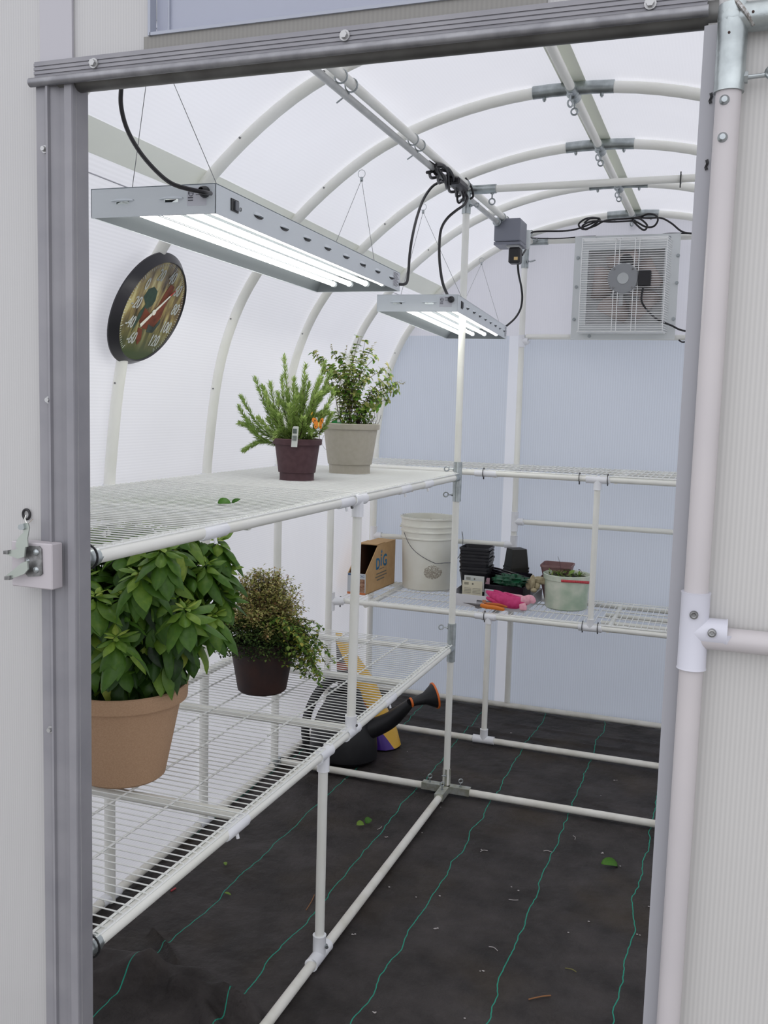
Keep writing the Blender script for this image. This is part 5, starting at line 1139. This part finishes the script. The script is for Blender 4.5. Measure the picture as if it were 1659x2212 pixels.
hp = [on_cyl(x, y, pb.x, pb.y, r_) for x, y, r_ in ((873, 1150, .150), (880, 1168, .150), (890, 1184, .150), (904, 1197, .149), (921, 1208, .147), (938, 1216, .146), (944, 1217, .145), (960, 1216, .145), (976, 1215, .145), (986, 1208, .146), (993, 1200, .148), (998, 1186, .150), (1000, 1165, .150), (998, 1148, .150))]
b = MB(); b.tube(smooth_path(hp, 4), .0019, 6); b.build('wire_handle', DSTEEL, bk)
for sg in (-1, 1):
    b = MB(); b.cyl(V(pb.x+sg*(rt2-.010), pb.y-.02, ZS+.315), V(pb.x+sg*(rt2+.003), pb.y-.022, ZS+.315), .005, 8); b.build('handle_ear', BK, bk)
b = MB(); Pg = at(931, 1238, Y=pb.y-.14)
for k in range(620):
    a = rnd.uniform(0, 2*PI); r_ = .0385*math.sqrt(rnd.random()); dx_, dz_ = math.cos(a)*r_*1.05, math.sin(a)*r_*.9
    if dz_ > .012 and rnd.random() < .5: continue
    X_ = Pg.x+dx_; Z_ = Pg.z+dz_; R_ = rz(Z_-ZS)+.0004; q_ = R_**2-(X_-pb.x)**2
    if q_ > 0: b.sphere((X_, pb.y-math.sqrt(q_), Z_), rnd.uniform(.0012, .0032), 6, 3, (1, .12, 1))
b.build('plaster_smear', mat('smear', lin(160, 152, 136), .9, c2=lin(196, 188, 174), nscale=120), bk)

# black nested pots
BP = mat('black_pot', (.008, .008, .011, 1), .35, c2=(.014, .014, .018, 1), nscale=20)
def square_pot(name, w0, w1, h, m=BP, th=.0022, lip=.010):
    b = MB(); 
    def ring(w, z, r_=.12):
        k = w/2; c_ = k*r_*1.2; pts = [(k-c_, -k), (k, -k+c_), (k, k-c_), (k-c_, k), (-k+c_, k), (-k, k-c_), (-k, -k+c_), (-k+c_, -k)]; return [V(x, y, z) for x, y in pts]
    R_ = [ring(w0, 0), ring(w1-.004, h-lip), ring(w1+.002, h-lip), ring(w1+.002, h), ring(w1-.005, h), ring(w1-.009, h-lip-.002), ring(w0-.005, .004)]
    vs_ = [p for r in R_ for p in r]; fs = [tuple(range(8))[::-1]]
    for i in range(len(R_)-1): fs += [(i*8+j, i*8+(j+1) % 8, (i+1)*8+(j+1) % 8, (i+1)*8+j) for j in range(8)]
    fs.append(tuple((len(R_)-1)*8+j for j in range(8)))
    b.add(vs_, fs); return b.build(name, m, ang=30)
PS = at(1028, 1253, Z=ZS+.01); PS = V(-1.135, 4.56, ZS+.012)
first = square_pot('nursery_pot', .112, .146, .13)
nP = 7
for k in range(nP):
    o = first if k == 0 else first.copy()
    if k: col.objects.link(o)
    o.location = (PS.x+rnd.uniform(-.002, .002), PS.y, PS.z+.0165*k+(.012 if k > 1 else 0)+.004); o.rotation_euler = (0, 0, math.radians(2)+rnd.uniform(-.03, .03))
    tag(o, 'black square nursery pot, %s of the upright stack beside the white bucket' % ['lowest', 'second from the bottom', 'third from the bottom', 'middle one', 'third from the top', 'second from the top', 'topmost'][k], 'plant pot', 'upright stack of black nursery pots')
PI2 = V(-.958, 4.66, ZS+.247)
inv = square_pot('nursery_pot', .078, .100, .10, mat('brown_black_pot', (.014, .013, .010, 1), .5))
for k in range(12):
    o = inv if k == 0 else inv.copy()
    if k: col.objects.link(o)
    o.rotation_euler = (PI, 0, math.radians(38)); o.location = (PI2.x, PI2.y, PI2.z-.0145*k)
    tag(o, 'upside-down black pot, %s in the stack behind the green bag' % ['topmost', 'second from the top', 'third from the top', 'fourth from the top', 'fifth from the top', 'sixth from the top', 'sixth from the bottom', 'fifth from the bottom', 'fourth from the bottom', 'third from the bottom', 'second from the bottom', 'lowest'][k], 'plant pot', 'upside-down stack of black pots')

# white tray and contents
tr = thing('plastic_tray', 'low white plastic tray with oval handle hole at the back shelf edge', 'tray', (-1.05, 4.5, ZS))
TRM = mat('tray_white', lin(214, 214, 218), .35)
ta, tb_, tcn, td = at(982, 1293, Z=ZS), at(1150, 1322, Z=ZS), at(1170, 1284, Z=ZS), at(1002, 1258, Z=ZS)
ta = V(-1.20, 4.335, ZS); tb_ = V(-.845, 4.315, ZS); tcn = V(-.825, 4.66, ZS); td = V(-1.21, 4.69, ZS)
def wallp(b, p, q, h0, h1, th=.003, hole=None):
    d = (q-p).normalized(); n_ = V(d.y, -d.x, 0); L_ = (q-p).length
    fr = lambda u, z, h: p+d*u+V(0, 0, z)+n_*h
    if not hole: b.prism([(0, 0), (L_, 0), (L_, h1), (0, h0)], 0, th, fr)
    else:
        a, c, z0, z1 = hole
        b.prism([(0, 0), (a, 0), (a, h0), (0, h0)], 0, th, fr); b.prism([(a, 0), (c, 0), (c, z0), (a, z0)], 0, th, fr); b.prism([(a, z1), (c, z1), (c, h0), (a, h0)], 0, th, fr); b.prism([(c, 0), (L_, 0), (L_, h1), (c, h0)], 0, th, fr)
b = MB(); b.add([ta+V(0, 0, .002), tb_+V(0, 0, .002), tcn+V(0, 0, .002), td+V(0, 0, .002)], [(0, 1, 2, 3)])
wallp(b, ta, tb_, .058, .050, hole=(.13, .235, .018, .036)); wallp(b, tb_, tcn, .050, .058); wallp(b, tcn, td, .058, .058); wallp(b, td, ta, .058, .058)
b.build('body', TRM, tr, ang=10)
SP1 = mat('seed_packet', lin(214, 208, 184), .6)
def packet(lab, px0, py0, px1, py1, Y, c, inkc, tilt=0, extra=None):
    a = at(px0, py1, Y=Y); d = at(px1, py0, Y=Y); w = d.x-a.x; h = d.z-a.z
    t = thing('seed_packet', lab, 'seed packet', (a.x+w/2, Y, a.z)); b = MB(); b.box((a.x, Y, a.z), (a.x+w, Y+.005, a.z+h)); b.build('packet', c, t)
    b = MB()
    for k in range(4): b.box((a.x+w*.10, Y-.0008, a.z+h*(.18+.1*k)), (a.x+w*.45, Y, a.z+h*(.18+.1*k)+.0015)); b.box((a.x+w*.52, Y-.0008, a.z+h*(.18+.1*k)), (a.x+w*.92, Y, a.z+h*(.18+.1*k)+.0015))
    for k in range(9): b.box((a.x+w*(.10+.025*k), Y-.0008, a.z+h*.72), (a.x+w*(.10+.025*k)+.001, Y, a.z+h*.90))
    b.cyl(V(a.x+w*.52, Y, a.z+h*.80), V(a.x+w*.52, Y-.0008, a.z+h*.80), .0045, 12); b.build('print', inkc, t); return t
INK = mat('packet_ink', lin(120, 116, 104), .6)
packet('cream seed packet with barcode standing at the front of the white tray', 998, 1257, 1042, 1284, 4.42, SP1, INK)
t = packet('pale packet with a grey-blue arch standing behind the cream one', 1002, 1246, 1046, 1275, 4.455, mat('packet_pale', lin(205, 208, 204), .5), INK)
q = at(1021, 1266, Y=4.453); b = MB(); b.tube([V(q.x+.034*math.cos(PI*i/14), q.y-.001, q.z+.024*math.sin(PI*i/14)) for i in range(15)], .0045, 6); b.build('arch_print', mat('arch_blue', lin(126, 150, 158), .5), t)
packet('pink-white packet standing right of the cream seed packet in the tray', 1040, 1249, 1058, 1284, 4.50, mat('packet_pink', lin(196, 156, 168), .4), INK)
# dark tub with green bag
dt = thing('seedling_tray', 'shiny black plastic seedling tray with a white price label in the white tray', 'tray', (-1.0, 4.52, ZS)); 
a = at(1057, 1283, Y=4.47); b = MB(); Mx = Matrix.Translation(V(-.995, 4.545, ZS+.004)) @ Matrix.Rotation(-.06, 4, 'Z')
x_, y_, h_ = .120, .075, .085
b.box((-x_, -y_, 0), (x_, y_, .004), Mx); b.box((-x_, -y_, 0), (x_, -y_+.003, h_), Mx); b.box((-x_, y_-.003, 0), (x_, y_, h_), Mx); b.box((-x_, -y_, 0), (-x_+.003, y_, h_), Mx); b.box((x_-.003, -y_, 0), (x_, y_, h_), Mx)
for a_, c_ in (((-x_-.006, -y_-.006, h_-.004), (x_+.006, -y_+.002, h_)), ((-x_-.006, y_-.002, h_-.004), (x_+.006, y_+.006, h_))): b.box(a_, c_, Mx)
b.build('tub', mat('tray_black', (.012, .010, .016, 1), .2), dt)
b = MB(); b.bbox((-.068, -y_-.0085, .022), (-.014, -y_-.007, .062), .0008, Mx); lbx = b.build('price_label', LABW, dt)
b = MB(); 
for k in range(3): b.box((-.064, -y_-.0094, .044+.005*k), (-.020, -y_-.0087, .0455+.005*k), Mx)
b.build('label_print', mat('label_pink', lin(200, 90, 130), .5), lbx)
lid = MB(); pts = []
for i in range(9):
    u_ = i/8; pts.append(V(-.115+.25*u_, .052-.02*math.sin(PI*u_), .150-.045*u_**2))
for k in range(4):
    lid.tube([Mx @ (p+V(.0, -.004*k, -.010*k)) for p in pts], .0052, 6)
lid.box((-.115, .050, .08), (.13, .056, .135), Mx)
lid.build('raised_lid', bpy.data.materials['tray_black'], dt)
def crumple(name, c, r, sc_, m, lab, cat, seed, amp=.35, n=22, parent=None, fr=4.0):
    b = MB(); b.sphere((0, 0, 0), 1, n, n//2)
    b.v = [V(p.x*sc_[0], p.y*sc_[1], p.z*sc_[2])*r*(1+amp*noise.noise(p*fr+V(seed, 0, 0))+amp*.6*noise.noise(p*fr*2.3+V(0, seed, 0))) + Vector(c) for p in b.v]
    o = b.build(name, m, parent, ang=30); 
    return tag(o, lab, cat) if lab else o
P = at(1106, 1250, Y=4.50)
crumple('plastic_bag', (P.x, 4.49, P.z-.006), .075, (1.1, .55, .36), mat('bag_green', lin(18, 62, 42), .25, c2=lin(34, 92, 62), nscale=40), 'crumpled dark green plastic bag resting on the black seedling tray', 'bag', 3.3, .5, 30)
TAN = mat('tan_cloth', lin(150, 138, 108), .8, c2=lin(184, 172, 140), nscale=60)
for k, (px, py, r_, sc_, lab) in enumerate(((1150, 1257, .028, (.5, .5, 1.2), 'upright tan stone-like bulb leaning beside the black tray'), (1160, 1266, .016, (1, 1, 1), 'round grey-tan pebble in the white tray corner'), (1166, 1254, .032, (1.4, .6, .6), 'long tan bulb on top of the pebbles at the tray corner'), (1153, 1275, .014, (1.2, 1, .8), 'lowest small tan pebble at the tray edge'), (1142, 1262, .020, (.8, .6, 1.3), 'mottled tan bulb pressed against the black tray'))):
    P = at(px, py, Y=4.47+.02*(k % 3)); crumple('garden_bulb', P, r_, sc_, TAN, lab, 'bulb', k*7.1, .15, 16)
# pink gloves
PINK = mat('glove_pink', lin(196, 42, 108), .55, c2=lin(214, 66, 128), nscale=50); PALE = mat('glove_pale', lin(226, 158, 176), .7, c2=lin(236, 178, 190), nscale=80)
GV = thing('garden_gloves', 'bright pink garden gloves with pale pink cuffs draped over the white tray', 'gloves', tuple(at(1100, 1300, Y=4.30)))
def gpath(px, Y0=4.31): return [at(x, y, Y=Y0+dy) for x, y, dy in px]
def flat_tube(b, pts, w, fl=.55, n=10):
    i0 = len(b.v); b.tube(pts, w, n)
    for j in range(len(pts)):
        p = Vector(pts[j])
        for i in range(n): v_ = b.v[i0+j*n+i]; v_.y = p.y+(v_.y-p.y)*fl
b = MB(); 
flat_tube(b, smooth_path(gpath([(1052, 1278, .03), (1062, 1284, .01), (1078, 1292, .0), (1096, 1300, .0), (1120, 1302, .0), (1138, 1297, .0)]), 5), [.007+.022*min(1, i/12) if i < 20 else .026-.0012*(i-20) for i in range(26)])
for fpx in ([(1068, 1277, .04), (1080, 1281, .02), (1096, 1290, .0), (1110, 1298, 0)], [(1050, 1290, .02), (1064, 1297, .0), (1082, 1301, 0), (1100, 1301, 0)], [(1064, 1301, .0), (1078, 1303, -.005), (1094, 1303, -.005), (1110, 1301, 0)], [(1082, 1283, .04), (1096, 1284, .03), (1112, 1291, .01), (1125, 1297, 0)]):
    pts = smooth_path(gpath(fpx), 4); flat_tube(b, pts, [.0075+.006*i/(len(pts)-1) for i in range(len(pts))], .7)
b.build('palm_and_fingers', PINK, GV)
b = MB(); flat_tube(b, smooth_path(gpath([(1126, 1297, 0), (1136, 1297, 0), (1146, 1294, 0), (1155, 1302, -.005)]), 4), [.021, .022, .022, .022, .022, .023, .022, .021, .020, .018, .016, .012, .008][:13], .6); b.build('cuff', PALE, GV)
b = MB(); flat_tube(b, smooth_path(gpath([(1128, 1304, -.012), (1130, 1312, -.015), (1130, 1319, -.018)]), 4), [.014, .017, .017, .017, .018, .018, .017, .016, .010], .6); b.build('cuff', PALE, GV)
b = MB(); flat_tube(b, smooth_path(gpath([(1088, 1282, .055), (1110, 1288, .045), (1130, 1290, .03)]), 4), [.008, .010, .010, .011, .011, .011, .011, .010, .006], .7); b.build('inner_edge', PALE, GV)
# pruners
pn = thing('pruning_shears', 'pruning shears with orange handles lying at the back shelf edge', 'pruning shears', tuple(at(1060, 1305, Y=4.27)))
ORG = mat('handle_orange', lin(216, 120, 34), .4)
def px_path(pp, Y): return [at(x, y, Y=Y+d_) for x, y, d_ in pp]
b = MB(); flat_tube(b, smooth_path(px_path([(1038, 1307, 0), (1050, 1310, 0), (1072, 1313, -.002), (1090, 1317, -.004)], 4.262), 4), [.0085, .0095, .010, .0105, .011, .011, .011, .0105, .010, .0095, .009, .0085, .004], .8); b.build('front_handle', ORG, pn)
b = MB(); flat_tube(b, smooth_path(px_path([(1046, 1304, .03), (1060, 1305, .03), (1080, 1307, .03), (1096, 1311, .03)], 4.27), 4), [.006, .007, .007, .008, .008, .008, .008, .008, .008, .0075, .007, .006, .004], .8); b.build('rear_handle', mat('handle_orange_dark', lin(190, 98, 34), .45), pn)
b = MB(); flat_tube(b, px_path([(1001, 1302, .0), (1015, 1304, 0), (1028, 1307, 0), (1040, 1308, 0)], 4.265), [.0010, .004, .007, .008], .5); flat_tube(b, px_path([(1026, 1311, .0), (1032, 1313, 0), (1040, 1311, 0)], 4.26), [.003, .004, .006], .5); b.build('blades', mat('blade_steel', (.16, .15, .15, 1), .4, .6), pn)
q = at(1046, 1300, Y=4.29); b = MB(); b.box((q.x-.009, q.y, q.z-.006), (q.x+.008, q.y+.006, q.z+.007)); b.build('catch', mat('catch_tan', lin(190, 130, 96), .6), pn)
# tub with seedlings
ptb = at(1222, 1312, Z=ZS)
tb2 = thing('plastic_tub', 'cloudy greenish plastic tub with a red rim mark holding small seedlings', 'tub', (ptb.x, ptb.y, ZS))
RT = .113; b = MB(); b.lathe([(0, .003), (.094, 0), (.100, .006), (RT-.006, .138), (RT-.001, .140), (RT+.001, .164), (RT-.003, .166), (RT-.006, .162), (RT-.010, .145), (.092, .05)], (ptb.x, ptb.y, ZS), 48)
b.build('body', mat('tub_plastic', lin(222, 226, 210), .3, c2=lin(168, 190, 166), nscale=9, detail=6), tb2)
soil_disc((ptb.x, ptb.y, ZS+.148), RT-.012, tb2)
b = MB(); n = 12; pr_ = [(on_cyl(1212+62*i/n, 1252+4*i/n, ptb.x, ptb.y, RT+.0022), on_cyl(1212+62*i/n, 1257.5+4*i/n, ptb.x, ptb.y, RT+.0022)) for i in range(n+1)]
for (a0, c0_), (a1, c1_) in zip(pr_[:-1], pr_[1:]): b.add([c0_, c1_, a1, a0], [(0, 1, 2, 3)])
o = b.build('red_band', mat('band_red', lin(206, 70, 78), .5), tb2); md = o.modifiers.new('s', 'SOLIDIFY'); md.thickness = .001
lv = MB()
SEED = leaf_mat('seedling_leaf', [lin(70, 96, 40), lin(110, 140, 56), lin(146, 176, 84), lin(110, 84, 60)], .5, .3)
for k in range(90):
    a = rnd.uniform(0, 2*PI); r_ = (RT-.02)*math.sqrt(rnd.random()); lv.rv = rnd.random(); lv.leaf(V(ptb.x+r_*math.cos(a), ptb.y+r_*math.sin(a), ZS+.150+rnd.uniform(0, .015)), V(rnd.uniform(-1, 1), rnd.uniform(-.5, .5), rnd.uniform(0, 1)), V(0, 0, 1), rnd.uniform(.014, .034), rnd.uniform(.006, .011), .6, .3, 3)
lv.rv = .6; P = at(1228, 1240, Y=ptb.y); lv.leaf(P, V(.7, 0, .6), V(-.3, -1, .4), .035, .018, .5, .3, 4)
lv.build('seedlings', SEED, tb2, ang=60)
b = MB(); b.tube(smooth_path([at(1212, 1236, Y=ptb.y), at(1209, 1215, Y=ptb.y), at(1205, 1202, Y=ptb.y)]), .0008, 4); b.tube(smooth_path([at(1258, 1238, Y=ptb.y), at(1253, 1231, Y=ptb.y), at(1249, 1230, Y=ptb.y)]), .0008, 4); b.sphere(at(1251, 1231, Y=ptb.y), .003, 6, 4); b.build('dry_stems', STEMB, tb2)
# brown square pots behind
BRN = mat('brown_square_pot', lin(132, 98, 98), .6, c2=lin(142, 110, 108), nscale=30)
q = at(1200, 1275, Y=4.66)
for k in range(2):
    o = square_pot('square_pot', .098, .150, .12, BRN) if k == 0 else sq.copy()
    if k: col.objects.link(o)
    sq = o; o.location = (q.x+.004, 4.665, ZS+.004+.062*k); o.rotation_euler = (0, 0, .02)
    tag(o, 'upper brown square pot nested behind the cloudy tub' if k else 'lower brown square pot in the nested pair behind the cloudy tub', 'plant pot', 'brown square pots')

# ------------------------------------------------------------------ floor things at the back left
CAN = mat('can_black', (.010, .010, .012, 1), .45); OR2 = mat('can_orange', lin(222, 110, 40), .4)
wc = thing('watering_can', 'black watering can with orange ringed spout on the floor behind the left shelves', 'watering can', (-1.45, 3.80, 0))
cY = 3.80; cx_ = at(742, 1600, Y=cY).x
b = MB(); b.lathe([(0, .002), (.138, 0), (.152, .015), (.154, .06), (.146, .13), (.120, .20), (.088, .25), (.074, .30), (.070, .305), (.062, .29)], (cx_, cY, 0), 40, ell=.85); b.build('body', CAN, wc)
sp0 = V(cx_+.075, cY, .12); spts = smooth_path([sp0, at(835, 1560, Y=cY-.0), at(868, 1535, Y=cY-.02), at(886, 1518, Y=cY-.03)], 6)
b = MB(); b.tube(spts, [.048-.030*i/(len(spts)-1) for i in range(len(spts))], 20); b.build('spout', CAN, wc)
e0 = at(886, 1518, Y=cY-.03); e1 = at(938, 1503, Y=cY+.035)
b = MB(); axr = (e1-e0).normalized(); Lr = (e1-e0).length; b.lathe([(0, 0), (.018, 0), (.020, Lr*.3), (.026, Lr*.6), (.054, Lr), (.050, Lr+.002)], e0, 28, axis=axr); rs = b.build('rose', CAN, wc)
b = MB(); b.lathe([(.0185, 0), (.0215, .002), (.0215, .008), (.019, .010)], e0, 24, axis=axr); b.build('collar_ring', OR2, wc)
b = MB(); b.lathe([(.050, Lr-.002), (.0565, Lr-.001), (.0575, Lr+.006), (.051, Lr+.008), (0, Lr+.010)], e0, 32, axis=axr); b.build('rose_face', OR2, rs)
b = MB(); hp = smooth_path([at(672, 1625, Y=cY), at(660, 1590, Y=cY), at(664, 1545, Y=cY), at(684, 1500, Y=cY), at(712, 1470, Y=cY), at(742, 1464, Y=cY), at(752, 1500, Y=cY), at(752, 1540, Y=cY)], 6); flat_tube(b, hp, .020, .7); b.build('handle', CAN, wc)
# soil bag
BAG = bpy.data.materials.new('soil_bag'); BAG.use_nodes = True; t_ = BAG.node_tree; p_ = t_.nodes['Principled BSDF']; p_.inputs['Roughness'].default_value = .3
co_ = t_.nodes.new('ShaderNodeTexCoord'); s_ = t_.nodes.new('ShaderNodeSeparateXYZ'); t_.links.new(co_.outputs['Object'], s_.inputs[0])
nn = t_.nodes.new('ShaderNodeTexNoise'); nn.inputs['Scale'].default_value = 5; t_.links.new(co_.outputs['Object'], nn.inputs['Vector'])
ad = t_.nodes.new('ShaderNodeMath'); ad.operation = 'MULTIPLY_ADD'; ad.inputs[1].default_value = .06; t_.links.new(nn.outputs['Fac'], ad.inputs[0]); t_.links.new(s_.outputs[2], ad.inputs[2])
cr_ = t_.nodes.new('ShaderNodeValToRGB'); cr_.color_ramp.interpolation = 'CONSTANT'; t_.links.new(ad.outputs[0], cr_.inputs[0]); e_ = cr_.color_ramp.elements
e_[0].position = 0; e_[0].color = lin(70, 34, 136); e_[1].position = .15; e_[1].color = lin(60, 48, 50)
for p_s, c__ in ((.20, lin(186, 60, 44)), (.29, lin(44, 36, 40)), (.37, lin(150, 70, 52)), (.40, lin(60, 50, 52))):
    q_ = e_.new(p_s); q_.color = c__
# yellow border that follows the slanted seam
sl_ = t_.nodes.new('ShaderNodeMath'); sl_.operation = 'MULTIPLY_ADD'; sl_.inputs[1].default_value = .68; t_.links.new(s_.outputs[2], sl_.inputs[0]); t_.links.new(s_.outputs[0], sl_.inputs[2])
gt_ = t_.nodes.new('ShaderNodeMath'); gt_.operation = 'GREATER_THAN'; gt_.inputs[1].default_value = .176; t_.links.new(sl_.outputs[0], gt_.inputs[0])
mx_ = t_.nodes.new('ShaderNodeMixRGB'); mx_.inputs[2].default_value = lin(226, 178, 60); t_.links.new(gt_.outputs[0], mx_.inputs[0]); t_.links.new(cr_.outputs[0], mx_.inputs[1]); t_.links.new(mx_.outputs[0], p_.inputs['Base Color'])
sb = thing('soil_bag', 'slumped bag of potting mix, purple yellow and red, behind the watering can', 'soil bag', (-1.52, 4.02, 0))
b = MB(); n = 28; rows = 16; vs_ = []
for j in range(rows+1):
    v_ = j/rows; z = .50*v_; xr_ = -1.335-.30*v_-.035*math.sin(PI*v_)*-1; xl_ = -1.62-.045*v_; ww = (xr_-xl_)/2; dd = .085*(1-v_**1.6)+.006; cxb = (xr_+xl_)/2
    for i in range(n):
        a = 2*PI*i/n; c1, s1 = math.cos(a), math.sin(a); k_ = 1+.07*noise.noise(V(c1*2, s1*2, v_*4))
        vs_.append(V(cxb+ww*math.copysign(abs(c1)**.7, c1)*k_, 4.03+dd*math.copysign(abs(s1)**.8, s1)*k_, z))
fs = [tuple(range(n))[::-1], tuple(rows*n+i for i in range(n))]
for j in range(rows): fs += [(j*n+i, j*n+(i+1) % n, (j+1)*n+(i+1) % n, (j+1)*n+i) for i in range(n)]
b.add(vs_, fs); b.build('sack', BAG, sb, ang=80)

# ------------------------------------------------------------------ litter on the floor
SCR = mat('scrap_white', lin(186, 180, 178), .8)
scr = [(836, 1805, 1), (820, 1785, 2), (952, 1740, 0), (1045, 1836, 2), (1040, 1832, 0), (1110, 1940, 2), (1105, 1912, 0), (1065, 2045, 2), (940, 2000, 1), (762, 2014, 1), (841, 1912, 0), (899, 1934, 0), (950, 1932, 0), (1040, 2092, 1), (808, 2182, 1), (1004, 2195, 0), (1240, 1805, 2), (1183, 1836, 2), (1300, 1839, 1), (1298, 1716, 0), (1340, 1868, 0), (1402, 1953, 0), (1272, 1987, 0), (1378, 2015, 1), (1228, 2010, 0), (420, 2096, 1), (888, 1567, 1), (880, 1620, 0), (1105, 1580, 1), (1330, 1683, 1), (1415, 1645, 2), (745, 1680, 0), (912, 1795, 0), (1120, 1920, 0)]
for k, (px, py, ty) in enumerate(scr):
    P = at(px, py, Z=0); P.z = fz(P.x, P.y)+.002; b = MB()
    if ty == 2: d = V(math.cos(k*1.3), math.sin(k*1.3), 0); b.tube(smooth_path([P-d*.016, P+V(d.y, -d.x, 0)*.005+V(0, 0, .002), P+d*.014+V(0, 0, .001)], 3), .0010, 5)
    elif ty == 1:
        for q_ in range(4): b.sphere(P+V(rnd.uniform(-.007, .007), rnd.uniform(-.005, .005), 0), rnd.uniform(.0015, .003), 6, 4, (1.3, 1, .5))
    else: b.sphere(P, rnd.uniform(.0018, .003), 6, 4, (1.4, 1, .5))
    where = 'behind the pipe that crosses the aisle' if py < 1560+.19*px-80 and py < 1790 else ('left of the floor pipe along the aisle' if px < 962+.756*(1700-py)*-1*-1 and px < 962-.756*(py-1700) else ('close to the doorway' if py > 1980 else 'in the middle of the aisle'))
    lab = {0: 'tiny white speck of litter ', 1: 'small crumbled white scrap ', 2: 'thin curled white fibre '}[ty]+'on the floor '+where
    tag(b.build('floor_scrap', SCR), lab, 'litter', 'white litter on the floor')
TW = mat('twig_brown', lin(150, 104, 66), .8)
def twig(lab, p, q, r=.0014, m=TW):
    a = at(*p, Z=0); c = at(*q, Z=0); a.z = fz(a.x, a.y)+.003; c.z = fz(c.x, c.y)+.003; b = MB(); b.tube(smooth_path([a, (a+c)/2+V(.003, .002, .002), c], 4), r, 6); tag(b.build('twig', m), lab, 'twig')
twig('straight orange-brown twig near the bottom of the floor', (1142, 2155), (1190, 2147), .0018)
twig('thin curved straw left of the lower shelf leg', (661, 1962), (679, 1928))
twig('tiny red-brown twig against the right door jamb', (1413, 1962), (1422, 1968), .002)
twig('short green-brown stalk on the floor near the doorway', (1221, 2088), (1245, 2096), .0014, mat('stalk', lin(120, 116, 66), .8))
twig('small red chip on the floor below the lower shelf edge', (369, 1920), (379, 1914), .003, mat('chip_red', lin(160, 50, 56), .5))
